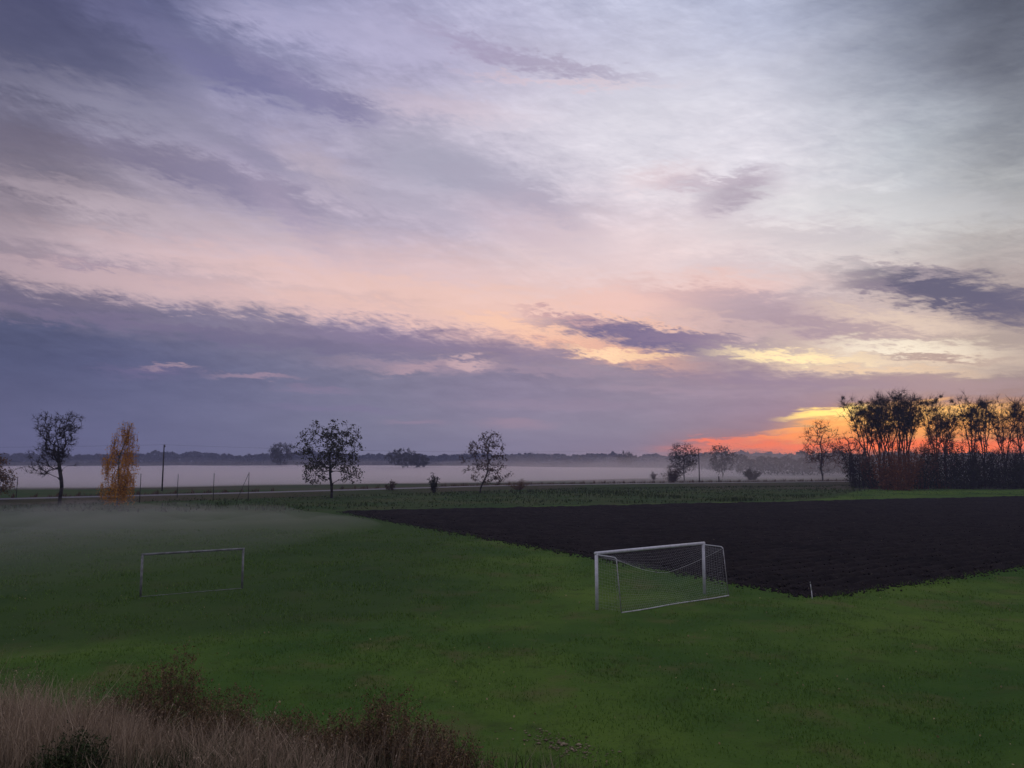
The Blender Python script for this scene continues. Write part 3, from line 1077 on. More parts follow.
# green undergrowth among it
mb = MB()
n = 60000
Xb = rng.uniform(-13, 2.6, n)
Yb = rng.uniform(4.0, 15.0, n)
s = bank_s(Xb, Yb)
keep = (s < 5.0) & (fbm(Xb * .6, Yb * .6, 91, 3) > rng.uniform(.28, .55, n))
Xb, Yb = Xb[keep], Yb[keep]
mb.blades(np.stack([Xb, Yb, bank_h(Xb, Yb) - .02], 1), rng.uniform(.12, .42, len(Xb)), rng.uniform(.005, .012, len(Xb)), .6, rng)
tag(mb.build("bank_grass", M["weed_green"]), "low green grass under the dry stalks of the bank", "grass", kind="stuff")


# ------------------------------------------------------------------ trees
def skeleton(trunk, tips, rng, step=0.5, rise=0.6, wob=0.12, limbs=()):
    """joins every tip to the nearest fitting node; returns parents and nodes"""
    nodes = [np.array(p, float) for p in trunk]
    par = [-1] + list(range(len(trunk) - 1))
    for pi, pts in limbs:
        last = pi
        for p in pts:
            nodes.append(np.array(p, float))
            par.append(last)
            last = len(nodes) - 1
    tr = np.array(nodes)
    d0 = np.min(np.linalg.norm(tips[:, None, :] - tr[None], axis=2), axis=1)
    order = np.argsort(d0)
    ends = []
    for i in order:
        t = tips[i]
        N = np.array(nodes)
        d = np.linalg.norm(N - t, axis=1)
        pen = np.clip((N[:, 2] - t[2] + rise * 0.5 * d) / np.maximum(d, 1e-3), 0, 2)
        cost = d * (1 + rise * pen)
        j = int(np.argmin(cost))
        p = nodes[j]
        k = max(1, int(math.ceil(np.linalg.norm(t - p) / step)))
        last = j
        pd = (p - nodes[par[j]]) if par[j] >= 0 else np.array([0, 0, 1.0])
        pd = pd / max(np.linalg.norm(pd), 1e-6)
        L = np.linalg.norm(t - p)
        for q in range(1, k + 1):
            f = q / k
            pos = p + (t - p) * f + pd * min(L, 3.0) * 0.13 * math.sin(math.pi * f)
            if q < k:
                pos = pos + rng.normal(0, wob * step, 3)
            nodes.append(pos)
            par.append(last)
            last = len(nodes) - 1
        ends.append(last)
    return np.array(nodes), np.array(par), np.array(ends)


def wood(nodes, par, ends, ntrunk, r_tip, r_base, expo=0.5):
    cnt = np.zeros(len(nodes))
    cnt[ends] = 1
    for i in range(len(nodes) - 1, 0, -1):
        if par[i] >= 0:
            cnt[par[i]] += cnt[i]
    cnt = np.maximum(cnt, 1)
    r = r_tip * cnt ** expo
    sc = r_base / r[0]
    r = np.where(cnt > 1, r_tip + (r - r_tip) * (r_base - r_tip) / max(r[0] - r_tip, 1e-6), r_tip)
    return r


def twigs(mb, pts, dirs, rng, n, L, r, up=0.4, k=3, mi=0):
    """n fine twigs at every point"""
    P = np.repeat(pts, n, axis=0)
    D = np.repeat(dirs, n, axis=0) * 0.8 + rng.normal(0, .6, (len(pts) * n, 3))
    D[:, 2] += up
    D /= np.linalg.norm(D, axis=1, keepdims=True)
    ln = L * rng.uniform(.4, 1.2, (len(P), 1))
    Q = P + D * ln
    mb.tubes(P, Q, r, r * .4, k, mi)
    return Q


def branch_mesh(nodes, par, r, k=5):
    idx = np.arange(1, len(nodes))
    idx = idx[par[idx] >= 0]
    return nodes[par[idx]], nodes[idx], r[par[idx]], r[idx]


def end_dirs(nodes, par, ends):
    d = nodes[ends] - nodes[par[ends]]
    return d / np.maximum(np.linalg.norm(d, axis=1, keepdims=True), 1e-6)


def ell_tips(rng, n, cen, rad, hollow=0.35, zmin=None):
    out = []
    while len(out) < n:
        p = rng.uniform(-1, 1, 3)
        q = np.linalg.norm(p)
        if q > 1 or q < hollow * rng.uniform(0, 1):
            continue
        w = np.array(cen) + p * np.array(rad)
        if zmin is not None and w[2] < zmin:
            continue
        out.append(w)
    return np.array(out)


def tree_parts(root, trunk_mb, twig_mb, leaf_mb, mt, mtw, ml):
    trunk_mb.build("trunk", mt, root)
    if twig_mb is not None and twig_mb.n:
        twig_mb.build("crown", mtw, root)
    if leaf_mb is not None and leaf_mb.n:
        leaf_mb.build("foliage", ml, root)


def make_tree(name, label, cat, loc, trunk, tips, rng, r_tip, r_base, tw=(5, .8, .012, .4), leaf=None, mats=("bark", "twig", "leaf_dark"), group=None, step=.5, rise=.6, split=0.045, wob=.12, limbs=()):
    root = thing(name, label, cat, loc, group)
    nodes, par, ends = skeleton(trunk, tips, rng, step, rise, wob, limbs)
    r = wood(nodes, par, ends, len(trunk), r_tip, r_base)
    a, b, ra, rb = branch_mesh(nodes, par, r)
    big = ra > split
    tm, cm = MB(), MB()
    tm.tubes(a[big], b[big], ra[big], rb[big], 7 if big.sum() < 400 else 5)
    # cover the small cracks where limbs bend
    cm.tubes(a[~big], b[~big], ra[~big], rb[~big], 4)
    dd = end_dirs(nodes, par, ends)
    Q = twigs(cm, nodes[ends], dd, rng, tw[0], tw[1], tw[2], tw[3])
    lm = None
    if leaf:
        lm = MB()
        num, size, spread, frac = leaf
        src = np.concatenate([nodes[ends], Q])
        pick = src[rng.uniform(size=len(src)) < frac]
        P = np.repeat(pick, num, axis=0) + rng.normal(0, spread, (len(pick) * num, 3))
        lm.leaves(P, size * rng.uniform(.6, 1.3, len(P)), rng)
    tree_parts(root, tm, cm, lm, M[mats[0]], M[mats[1]], M[mats[2]])
    return root


RG = "trees along the road on the left"

# bare vase-shaped tree, far left
rg = np.random.default_rng(11)
g = at(59, 505)
Y0 = g[1]
m = Y0 / F * 1.0
H = hgt(408, Y0)
trunk = [(0.05, 0, -.3), (0.1, 0, 1.2), (0.2, .1, 2.6), (.12, 0, 3.8), (-0.15, 0, 5.0), (-.45, .1, 6.4), (-.6, 0, 7.8), (-.7, 0, 9.2)]
tips = []
for _ in range(230):
    t_ = rg.uniform(0, 1) ** .8
    z_ = 7.2 + t_ * (H - 7.9)
    wd = (1.1 + 2.7 * t_ ** .7)
    a_ = rg.uniform(0, 2 * math.pi)
    q_ = rg.uniform(.15, 1) ** .6
    tips.append((-.95 + math.cos(a_) * q_ * wd, math.sin(a_) * q_ * wd * .8, z_ - q_ * 1.2 * rg.uniform(0, 1)))
for _ in range(60):
    tips.append((-2.5 + rg.normal(0, 1.3), rg.normal(0, 1.3), rg.uniform(4.6, 8.5)))
make_tree("bare_tree", "nearly bare dark tree with a crooked trunk left of the golden birch", "tree", g, trunk, np.array(tips), rg, .022, .26,
          (9, .8, .024, .35), (3, .2, .22, .08), ("bark", "twig", "leaf_dark"), RG, .55, .9)

# golden weeping birch
rg = np.random.default_rng(12)
g = at(117, 507)
Y0 = g[1]
H = hgt(417, Y0)
root = thing("birch_tree", "golden yellow weeping birch beside the bare tree on the left", "tree", g, RG)
trunk = [(0, 0, -.2)] + [(.10 * math.sin(z * .7) + max(0, z - 7) * .28, 0, z) for z in np.arange(1.2, H - .3, 1.0)]
tips = []
for _ in range(150):
    z_ = rg.uniform(2.2, H - .8)
    t_ = z_ / H
    wd = np.interp(t_, [0.1, .35, .6, .8, 1.0], [2.1, 2.4, 2.3, 1.5, .5])
    a_ = rg.uniform(0, 2 * math.pi)
    q_ = rg.uniform(.2, 1) ** .6
    tips.append((math.cos(a_) * q_ * wd + max(0, z_ - 7) * .2, math.sin(a_) * q_ * wd, z_))
nodes, par, ends = skeleton(trunk, np.array(tips), rg, .5, .9)
r = wood(nodes, par, ends, len(trunk), .015, .16)
a, b, ra, rb = branch_mesh(nodes, par, r)
tm, cm, lm = MB(), MB(), MB()
big = ra > .035
tm.tubes(a[big], b[big], ra[big], rb[big], 6)
cm.tubes(a[~big], b[~big], ra[~big], rb[~big], 4)
LP = []
for e in nodes[ends]:
    for _ in range(4):
        p0 = e + rg.normal(0, .22, 3)
        ln = min(rg.uniform(.8, 3.0), max(p0[2] - .3, .2))
        nseg = 4
        last = p0
        for q in range(nseg):
            nx = last + np.array([rg.normal(0, .05), rg.normal(0, .05), -ln / nseg])
            cm.tubes([last], [nx], .008, .006, 3)
            last = nx
        kk = int(ln * 9 * (1.0 if e[2] < 8.5 else .42))
        f = rg.uniform(0, 1, kk)[:, None]
        LP.append(p0 + (last - p0) * f + rg.normal(0, .09, (kk, 3)))
LP = np.concatenate(LP)
lm.leaves(LP, .17 * rg.uniform(.7, 1.4, len(LP)), rg, .8)
tree_parts(root, tm, cm, lm, M["birch_bark"], M["red_twig"], M["leaf_gold"])

# brown-leaved tree cut by the left edge
rg = np.random.default_rng(13)
g = at(-14, 505)
Y0 = g[1]
trunk = [(0, 0, -.2), (.1, 0, 1.0), (.2, 0, 2.0), (.1, 0, 3.2), (.0, 0, 4.4)]
make_tree("small_tree", "small brown-leaved tree cut off by the left edge", "tree", g, trunk,
          ell_tips(rg, 150, (0.6, 0, 4.3), (3.6, 3.0, 2.9), .3, 1.2), rg, .02, .12, (5, .6, .02, .2), (7, .3, .25, .42),
          ("bark", "twig", "leaf_gold_dim"), RG, .5, .5)

# round leafy tree
rg = np.random.default_rng(14)
g = at(331, 498)
Y0 = g[1]
H = hgt(419, Y0)
trunk = [(0.1, 0, -.3), (.12, 0, 1.0), (.05, 0, 2.2), (-.15, 0, 3.4), (-.3, .1, 4.6), (-.3, .1, 6.0), (-.5, 0, 7.5)]
tips = np.concatenate([ell_tips(rg, 190, (-1.1, 0, H - 5.3), (5.9, 4.6, 5.0), .5, 4.0),
                       ell_tips(rg, 60, (2.4, 0, H - 4.6), (3.4, 3.6, 3.8), .3, 4.0),
                       ell_tips(rg, 34, (-2.6, 0, 4.4), (2.6, 2.5, 1.8), .2), ell_tips(rg, 26, (3.4, 0, 4.6), (2.0, 2.3, 1.7), .2)])
make_tree("round_tree", "rounded tree with dark olive leaves in the middle of the left half", "tree", g, trunk, tips, rg, .022, .24,
          (5, .7, .022, .1), (7, .38, .26, .32), ("bark", "twig", "leaf_olive"), RG, .6, .45)

# sparse small tree
rg = np.random.default_rng(15)
g = at(481, 493)
Y0 = g[1]
H = hgt(431, Y0)
trunk = [(-.2, 0, -.3), (-.1, 0, .9), (.3, 0, 2.0), (1.0, 0, 3.3), (1.4, 0, 4.6), (1.5, .1, 6.2), (1.4, 0, 8.0), (1.6, 0, 9.8)]
tips = np.concatenate([ell_tips(rg, 95, (1.4, 0, H - 4.3), (4.2, 3.6, 4.2), .5, 3.0),
                       ell_tips(rg, 45, (1.4, 0, 4.2), (5.4, 3.4, 2.4), .5, 1.6), ell_tips(rg, 6, (-3.4, 0, 7.5), (.7, .7, 2.0), 0)])
make_tree("sparse_tree", "thin tree with scattered rust leaves and a leaning trunk at mid field", "tree", g, trunk, tips, rg, .02, .17,
          (5, .75, .022, .3), (6, .38, .24, .36), ("bark", "twig", "leaf_rust"), RG, .6, .45)


# small bushes between them
def make_bush(name, label, loc, rx, h, rg, nst=14, leafn=6, size=.16, mats=("twig", "leaf_rust"), spread=.16, group=None, cat="bush", ry=None):
    root = thing(name, label, cat, loc, group)
    ry = ry or rx
    cm, lm = MB(), MB()
    pts = []
    for _ in range(nst):
        a_ = rg.uniform(0, 2 * math.pi)
        q_ = rg.uniform(0, 1) ** .5
        tip = np.array([math.cos(a_) * q_ * rx, math.sin(a_) * q_ * ry, h * (1.05 - .45 * q_ ** 1.5) * rg.uniform(.55, 1.05)])
        p = np.array([tip[0] * .25, tip[1] * .25, -.1])
        ns = 6
        last = p
        for q in range(1, ns + 1):
            f = q / ns
            nx = p + (tip - p) * np.array([f ** 1.4, f ** 1.4, f]) + rg.normal(0, .03 * h, 3) * (q < ns)
            rr = .012 * h ** .5
            cm.tubes([last], [nx], rr * (1.3 - f), rr * (1.15 - f), 4)
            if f > .15:
                for _k in range(3):
                    dv = rg.normal(0, .5, 3)
                    dv[2] = abs(dv[2]) + .2
                    e = nx + dv * h * .16
                    cm.tubes([nx], [e], rr * .5, rr * .25, 3)
                    pts.append(e)
                pts.append(nx)
            last = nx
    pts = np.array(pts)
    P = np.repeat(pts, leafn, axis=0) + rg.normal(0, spread * max(1, h / 3), (len(pts) * leafn, 3))
    P = P[P[:, 2] > .03]
    lm.leaves(P, size * rg.uniform(.6, 1.4, len(P)), rg)
    cm.build("stems", M[mats[0]], root)
    lm.build("foliage", M[mats[1]], root)
    return root


rg = np.random.default_rng(16)
make_bush("bush", "low rust brown bush right of the round tree", at(391, 493), 1.3, 2.7, rg, 11, 5, .2, ("red_twig", "leaf_rust"), .07, "bushes beside the road")
make_bush("bush", "dark pointed bush left of the sparse tree", at(434, 493), 1.2, 3.9, rg, 9, 7, .24, ("twig", "leaf_dark"), .07, "bushes beside the road")
make_bush("bush", "brown dry weed clump right of the sparse tree", at(519, 490), 3.2, 2.6, rg, 34, 3, .13, ("red_twig", "leaf_gold_dim"), .16, "bushes beside the road", ry=1.5)
make_bush("bush", "brown shrub at the foot of the misty tree left of the far pole", at(672, 482), 4.6, 5.0, rg, 30, 5, .26, ("twig", "leaf_rust"), .18, "bushes beside the road", ry=2)
make_bush("bush", "small dark bush beyond the road right of the far pole", at(752, 480), 3.2, 3.6, rg, 26, 8, .3, ("twig", "thicket"), .2, "bushes beside the road", ry=2)
make_bush("bush", "small reddish bush beyond the road left of the misty tree", at(654, 480), 1.3, 3.2, rg, 12, 4, .2, ("twig", "leaf_rust"), .15, "bushes beside the road")


# trees far out in the mist
def far_tree(label, px, pyb, pyt, wpx, rg, dens=1.0, mats=("bark", "twig", "thicket"), squash=1.0, Y=None, leafsize=None):
    Y = Y or at(px, pyb)[1]
    s = Y / F
    H = hgt(pyt, Y)
    X = xat(px, Y)
    W = wpx * s / 2
    zc = H * .58
    trunk = [(0, 0, -.3)] + [(rg.normal(0, .02 * H), rg.normal(0, .02 * H), z) for z in np.linspace(.1, .75, 6) * H]
    tips = ell_tips(rg, int(110 * dens), (0, 0, zc), (W, W * .8, H * .42), .4, .12 * H)
    return make_tree("distant_tree", label, "tree", (X, Y, -.2), trunk, tips, rg, .025 + s * .02, .012 * H + .04, (8, H * .08, .015 + s * .05, .45),
                     (5, leafsize or max(.3, s * 1.1), H * .035, .5), mats, "trees in the mist beyond the road", max(.8, H * .05), .5)


rg = np.random.default_rng(17)
far_tree("misty round tree far beyond the field left of the round leafy tree", 281, 466, 443, 24, rg, 1.3, Y=700)
far_tree("misty low tree on the far meadow between the two roadside trees", 402, 467.5, 449, 34, rg, 1.2, Y=620)
far_tree("smaller misty tree just right of the low tree on the far meadow", 419, 467, 454, 20, rg, 1.0, Y=640)
far_tree("misty grey tree just left of the far utility pole", 684, 482, 443, 27, rg, 1.2, Y=275)
far_tree("misty tree just right of the far utility pole", 722, 481, 445, 26, rg, 1.1, Y=330)
far_tree("small misty tree on the skyline left of the far pole", 627, 468, 452, 20, rg, 1.0, Y=800)
far_tree("bare reddish tree against the orange glow left of the tall tree row", 822, 482, 420, 42, rg, 2.2, ("bark", "red_twig", "leaf_rust"), Y=255, leafsize=.15)
far_tree("small reddish tree just left of the tall tree row", 850, 484, 431, 32, rg, 1.6, ("bark", "red_twig", "leaf_rust"), Y=245, leafsize=.12)


# ------------------------------------------------------------------ tall tree row on the right
def mistletoe_mesh(rg):
    mb = MB()
    n = 110
    p = rg.normal(size=(n, 3))
    p /= np.linalg.norm(p, axis=1, keepdims=True)
    p *= rg.uniform(.2, 1, (n, 1)) ** .6
    mb.tubes(np.zeros((n, 3)), p * .9, .02, .012, 3)
    mb.leaves(p, .34 * rg.uniform(.6, 1.3, n), rg, .6)
    return mb.mesh("mistletoe", M["leaf_dark"])


rg = np.random.default_rng(18)
MIST = [mistletoe_mesh(rg) for _ in range(3)]
PG = "tall bare trees of the row on the right"


def tall_tree(label, X, Y, H, W, lean, rg, nm, crown_lo=.42, ntip=120, tw=(12, 1.9, .024, .45)):
    fork = rg.uniform(.12, .34)
    trunk = [(0, 0, -.4)]
    zz = np.linspace(.04, fork, 5) * H
    for z in zz:
        trunk.append((lean * z / H + rg.normal(0, .06), rg.normal(0, .06), z))
    base = np.array(trunk[-1])
    limbs, tips = [], []
    nl = rg.integers(3, 6)
    a0 = rg.uniform(0, 6.28)
    for li in range(nl):
        a_ = a0 + li * 6.28 / nl + rg.normal(0, .4)
        reach = W * rg.uniform(.35, 1.0)
        top = H * rg.uniform(.80, 1.0)
        end = np.array([lean + math.cos(a_) * reach, math.sin(a_) * reach, top])
        pts = []
        npt = 9
        for q in range(1, npt + 1):
            f = q / npt
            p = base + (end - base) * np.array([f ** 1.25, f ** 1.25, f]) + rg.normal(0, .16, 3) * (q < npt)
            pts.append(p)
        limbs.append((len(trunk) - 1, pts))
        # side branches of this limb, more of them high up
        for _ in range(ntip // nl):
            f = crown_lo + (1 - crown_lo) * rg.uniform(0, 1) ** .7
            p = base + (end - base) * np.array([f ** 1.25, f ** 1.25, f])
            d_ = rg.normal(0, 1, 3)
            d_[2] = abs(d_[2]) * .7 + .12
            d_ /= np.linalg.norm(d_)
            tips.append(p + d_ * rg.uniform(.8, 4.0) * (1.15 - .45 * f))
        tips.append(end)
    tips = np.array(tips)
    root = make_tree("tall_tree", label, "tree", (X, Y, -.3), trunk, tips, rg, .03, .25, tw, None, ("bark", "twig", "leaf_dark"), PG, .9, 1.2, .07, .12, limbs)
    # mistletoe balls hang in the upper limbs
    sel = tips[rg.permutation(len(tips))]
    zt = sel[:, 2] / H
    sel = sel[zt > .48][:nm]
    for p in sel:
        o = bpy.data.objects.new("mistletoe", MIST[rg.integers(0, 3)])
        C.objects.link(o)
        o.parent = root
        o.location = p + rg.normal(0, .25, 3)
        s = rg.uniform(.35, .95)
        o.scale = (s, s, s * .9)
        o.rotation_euler = (rg.uniform(0, 3), rg.uniform(0, 3), rg.uniform(0, 3))
    return root


row = [  # px, depth, top row, half width m, lean, clumps, label
    (871, 205, 391, 5.0, -3.0, 18, "slender leaning tree at the left end of the tall row"),
    (880, 212, 386, 5.2, -1.6, 20, "tall dark tree second from the left end of the row"),
    (890, 200, 383, 5.2, -.2, 18, "tall dark tree third from the left end of the row"),
    (899, 214, 379, 4.6, .5, 15, "tallest tree of the dense cluster at the left of the row"),
    (908, 206, 386, 3.6, .6, 12, "tree on the right side of the dense cluster in the row"),
    (936, 202, 384, 5.0, -.2, 24, "wide forked tree just right of the dense cluster"),
    (945, 215, 393, 3.6, .4, 12, "thin tree close behind the wide forked tree of the row"),
    (972, 204, 387, 4.6, .2, 22, "dark tree with many round clumps near the right end of the row"),
    (983, 216, 382, 3.8, .5, 10, "slim tree with few clumps near the right end of the row"),
    (1004, 208, 395, 4.4, .4, 8, "pale twiggy tree at the right end of the row"),
    (1021, 203, 389, 4.2, .5, 10, "twiggy tree cut off by the right edge of the photo"),
    (884, 226, 392, 4.2, -.6, 8, "thin pole like tree behind the dense cluster on its left"),
    (905, 228, 390, 4.2, .3, 8, "thin pole like tree behind the dense cluster on its right"),
]
rg = np.random.default_rng(19)
for px, Y, py, W, ln, nm, lab in row:
    tall_tree(lab, xat(px, Y), Y, hgt(py, Y) - 2.2 - rg.uniform(0, 1.8), W, ln, rg, nm, rg.uniform(.25, .45), 165)


# thicket at their feet
def thicket(name, label, px, Y, pyt, wpx, rg, mat="thicket", twm="twig", n=2600, base=None, group="thicket shrubs under the tall trees", size=.42):
    s = Y / F
    X = xat(px, Y)
    H = hgt(pyt, Y) + .2
    W = wpx * s / 2
    root = thing(name, label, "shrub", (X, Y, -.2), group)
    cm, lm = MB(), MB()
    ns = 46
    a_ = rg.uniform(0, 2 * math.pi, ns)
    q_ = rg.uniform(0, 1, ns) ** .5
    tip = np.stack([np.cos(a_) * q_ * W, np.sin(a_) * q_ * W * .8, H * rg.uniform(.5, 1.12, ns) * (1 - .25 * q_ ** 2)], 1)
    b0 = tip * np.array([.5, .5, 0])
    mid = (tip + b0) * .5 + rg.normal(0, .25, (ns, 3))
    cm.tubes(b0, mid, .06, .045, 4)
    cm.tubes(mid, tip, .045, .02, 4)
    twigs(cm, tip, np.tile([0, 0, 1.0], (ns, 1)), rg, 14, 2.0, .026, .7)
    twigs(cm, mid, np.tile([0, 0, 1.0], (ns, 1)), rg, 8, 2.0, .025, .5)
    f = rg.uniform(0, 1, n) ** .8
    i = rg.integers(0, ns, n)
    P = b0[i] + (tip[i] - b0[i]) * f[:, None] + rg.normal(0, 1, (n, 3)) * np.array([.75, .75, .55])
    P = P[(P[:, 2] > .1)]
    lm.leaves(P, size * rg.uniform(.6, 1.3, len(P)), rg, .65)
    cm.build("stems", M[twm], root)
    lm.build("foliage", M[mat], root)
    return root


rg = np.random.default_rng(20)
thicket("thicket_shrub", "dark shrub at the left end of the thicket under the tall row", 858, 200, 450, 36, rg, n=1700)
thicket("thicket_shrub", "rust red shrub in front of the thicket under the dense tree cluster", 894, 178, 449, 50, rg, "thicket_red", "red_twig", 2600)
for px, Y, pyt, w, lab in ((880, 194, 453, 40, "dark shrub right behind the rust red shrub"),
                           (918, 192, 449, 38, "dark shrub next to the rust red one on its right"),
                           (940, 196, 444, 42, "tall dark shrub under the wide forked tree"),
                           (962, 192, 450, 40, "dark shrub between the forked tree and the clumped tree"),
                           (984, 196, 443, 42, "tall dark shrub under the slim tree near the right edge"),
                           (1006, 192, 449, 40, "dark shrub under the twiggy trees at the right edge"),
                           (1030, 195, 441, 44, "dark shrub cut off by the right edge of the photo")):
    thicket("thicket_shrub", lab, px, Y, pyt + rg.uniform(-4, 7), w, rg, n=2700, twm="red_twig" if px < 950 else "twig")

# ------------------------------------------------------------------ far woods (read as one mass)


def wood_band(name, label, segs, rg, mat="wood_far"):
    mb = MB()
    for (px0, px1, Y, lo, hi, n, size, dep) in segs:
        px = rg.uniform(px0, px1, n)
        Yy = Y + rg.uniform(-dep, dep, n)
        X = (px - 512) / F * Yy
        top = lo + (hi - lo) * (.55 * fbm(px * .03, px * 0 + Y * .01, int(Y) % 97, 2) + .45 * fbm(px * .16, px * 0 + Y * .01, int(Y) % 89, 4))
        z = top * rg.uniform(0, 1, n) ** .75
        mb.leaves(np.stack([X, Yy, z], 1), size * rg.uniform(.6, 1.4, n), rg, .8)
    return tag(mb.build(name, M[mat]), label, "wood", kind="stuff")


rg = np.random.default_rng(21)
wood_band("far_wood", "blue hazy wood along the whole horizon", [(-120, 1150, 1340, 9, 30, 26000, 5.5, 70)], rg)
wood_band("hedgerow", "low dark hedgerow along the far edge of the misty meadow", [(-100, 760, 1010, 2.5, 9, 14000, 3.0, 30)], rg)
wood_band("misty_copse", "grey misty copse under the orange glow left of the tall row",
          [(735, 1060, 420, 2, 17, 10000, 1.4, 40), (700, 900, 560, 2, 22, 6000, 1.7, 50)], rg)

# ------------------------------------------------------------------ goals
def goal(label, p, q, H, depth_vec, rg, mat, rbar=.06, net=True, sag=True, top_depth=1.0, rear_lean=.0, group="football goals"):
    p = np.array([p[0], p[1], 0.0])
    q = np.array([q[0], q[1], 0.0])
    root = thing("football_goal", label, "football goal", tuple(p), group)
    e = q - p
    dv = np.array([depth_vec[0], depth_vec[1], 0.0])
    up = np.array([0, 0, 1.0])
    for s in (p * 0, e):
        m1 = MB()
        m1.tubes([s - up * .25], [s + up * H], rbar, rbar, 12)
        m1.build("goal_post", mat, root)
    m1 = MB()
    ed = e / np.linalg.norm(e)
    m1.tubes([up * H - ed * rbar], [e + up * H + ed * rbar], rbar * .98, rbar * .98, 12)
    m1.build("crossbar", mat, root)
    td = dv * top_depth
    rear = []
    for s in (p * 0, e):
        m1 = MB()
        a0 = s + up * (H - .06)
        a1 = s + td * .92 + up * (H - .10)
        a2 = s + td + up * (H - .17)
        m1.tubes([a0, a1], [a1, a2], .022, .022, 8)
        m1.build("top_stay", mat, root)
        m1 = MB()
        foot = s + dv * (1 + rear_lean)
        m1.tubes([a2], [foot - up * .1], .02, .02, 8)
        m1.build("rear_stay", M["steel"] if mat is not M["worn_paint"] else mat, root)
        rear.append((a2, foot))
    m1 = MB()
    nn = 14
    f = np.linspace(0, 1, nn)
    pts = (dv)[None] + e[None] * f[:, None] + up[None] * .05
    pts += dv[None] * (np.sin(f * math.pi * 3)[:, None] * .04)
    m1.tubes(pts[:-1], pts[1:], .028 if net else .014, .028 if net else .014, 6)
    m1.build("ground_rope" if net else "ground_bar", M["rope"] if net else mat, root)
    if not net:
        return root
    # net: roof from the crossbar to a sagging line, back wall down to the ground rope, two sides
    nu = 61
    fu = np.linspace(0, 1, nu)
    hang = np.minimum(fu, 1 - fu)
    drop = .92 * (.45 * (hang / .5) ** .9 + .55 * np.sin(math.pi * fu)) if sag else 0 * fu
    ridge = rear[0][0][None] * (1 - fu[:, None]) + rear[1][0][None] * fu[:, None]
    ridge = ridge - up[None] * drop[:, None] - dv[None] * (.30 * np.sin(fu * math.pi))[:, None]
    front = e[None] * fu[:, None] + up[None] * (H - rbar)
    ground = dv[None] * .98 + e[None] * fu[:, None] + up[None] * .05
    m1 = MB()
    rn = .0025
    nb = 18
    lines = []
    for i in range(nu):
        lines.append([front[i], (front[i] + ridge[i]) / 2 - up * .06, ridge[i]])
        k = np.linspace(0, 1, 7)[:, None]
        w = ridge[i] * (1 - k) + ground[i] * k
        w = w - dv[None] * (.12 * np.sin(k * math.pi))
        lines.append(list(w))
    for j in range(1, nb):
        k = j / nb
        w = ridge * (1 - k) + ground * k - dv[None] * (.12 * math.sin(k * math.pi))
        lines.append(list(w[::2]))
    for j in range(1, 8):
        k = j / 8
        w = front * (1 - k) + ridge * k - up[None] * .06 * math.sin(k * math.pi)
        lines.append(list(w[::2]))
    for s, (a2, foot) in zip((p * 0, e), rear):
        for j in range(1, 19):
            k = j / 19
            lines.append([s + up * (H * (1 - k)), a2 * (1 - k) + (s + dv * .97) * k])
        for j in range(1, 8):
            k = j / 8
            lines.append([s + (a2 - s - up * H) * k + up * H, s + dv * k + up * .04])
    for L in lines:
        L = np.array(L)
        m1.tubes(L[:-1], L[1:], rn, rn, 3)
    m1.build("net", M["net"], root)
    m1 = MB()
    m1.tubes(ridge[:-1], ridge[1:], .007, .007, 4)
    m1.build("net_rope", M["rope"], root)
    return root


rg = np.random.default_rng(22)
gl = at(597, 610)
gr = at(704.5, 593.5)
dvr = at(727, 598)[:2] - gr[:2]
dvl = at(625, 612)[:2] - gl[:2]
dv = (dvr + dvl) / 2
zoff = float(lawn_h(np.array([gl[0]]), np.array([gl[1]]))[0])
goal("white football goal with a sagging net beside the ploughed field", gl[:2], gr[:2], 2.46, dv, rg, M["white_paint"], rbar=.075, top_depth=.82)

gl = at(140.5, 596.5)
gr = at(242, 588)
goal("smaller faded grey goal without a net in the mist on the left", gl[:2], gr[:2], 2.0, np.array([.14, -.34]), rg, M["worn_paint"], rbar=.055, net=False, top_depth=.7)

# leaning white marker stake by the field corner
g = at(812.5, 599)
root = thing("marker_stake", "thin white leaning stake at the near corner of the ploughed field", "stake", g)
mb = MB()
mb.tubes([(0, 0, -.15), (-.035, 0, .4)], [(-.035, 0, .4), (-.08, 0, .78)], .024, .022, 8)
mb.build("stake", M["white_paint"], root)
mb = MB()
mb.tubes([(-.07, 0, .70)], [(-.083, 0, .80)], .026, .024, 8)
mb.build("tip", M["worn_paint"], root)

# tall net posts along the verge
PGR = "tall thin posts of the old ball fence"
for px, pyb, pyt, brace, lab in ((16, 501, 477, 0, "thin post beside the small brown tree at the left edge"),
                                 (139.5, 503, 474, 0, "thin post just right of the golden birch"),
                                 (177, 500, 474.5, 0, "thin post just right of the utility pole"),
                                 (213, 501.5, 473.5, 0, "thin dark post between the utility pole and the braced post"),
                                 (248, 501, 472.5, 1, "thin post with a diagonal brace left of the round tree")):
    g = at(px, pyb)
    H = hgt(pyt, g[1])
    root = thing("fence_post", lab, "post", g, PGR)
    mb = MB()
    mb.tubes([(0, 0, -.3)], [(0.02, 0, H)], .06, .05, 8)
    mb.build("post", M["post_dark"], root)
    mb = MB()
    mb.tubes([(0.02, 0, H)], [(.02, 0, H + .06)], .075, .06, 8)
    mb.build("cap", M["steel"], root)
    if brace:
        mb = MB()
        mb.tubes([(-.05, 0, H - .2)], [(-1.9, -.2, -.1)], .04, .04, 8)
        mb.build("brace", M["post_dark"], root)


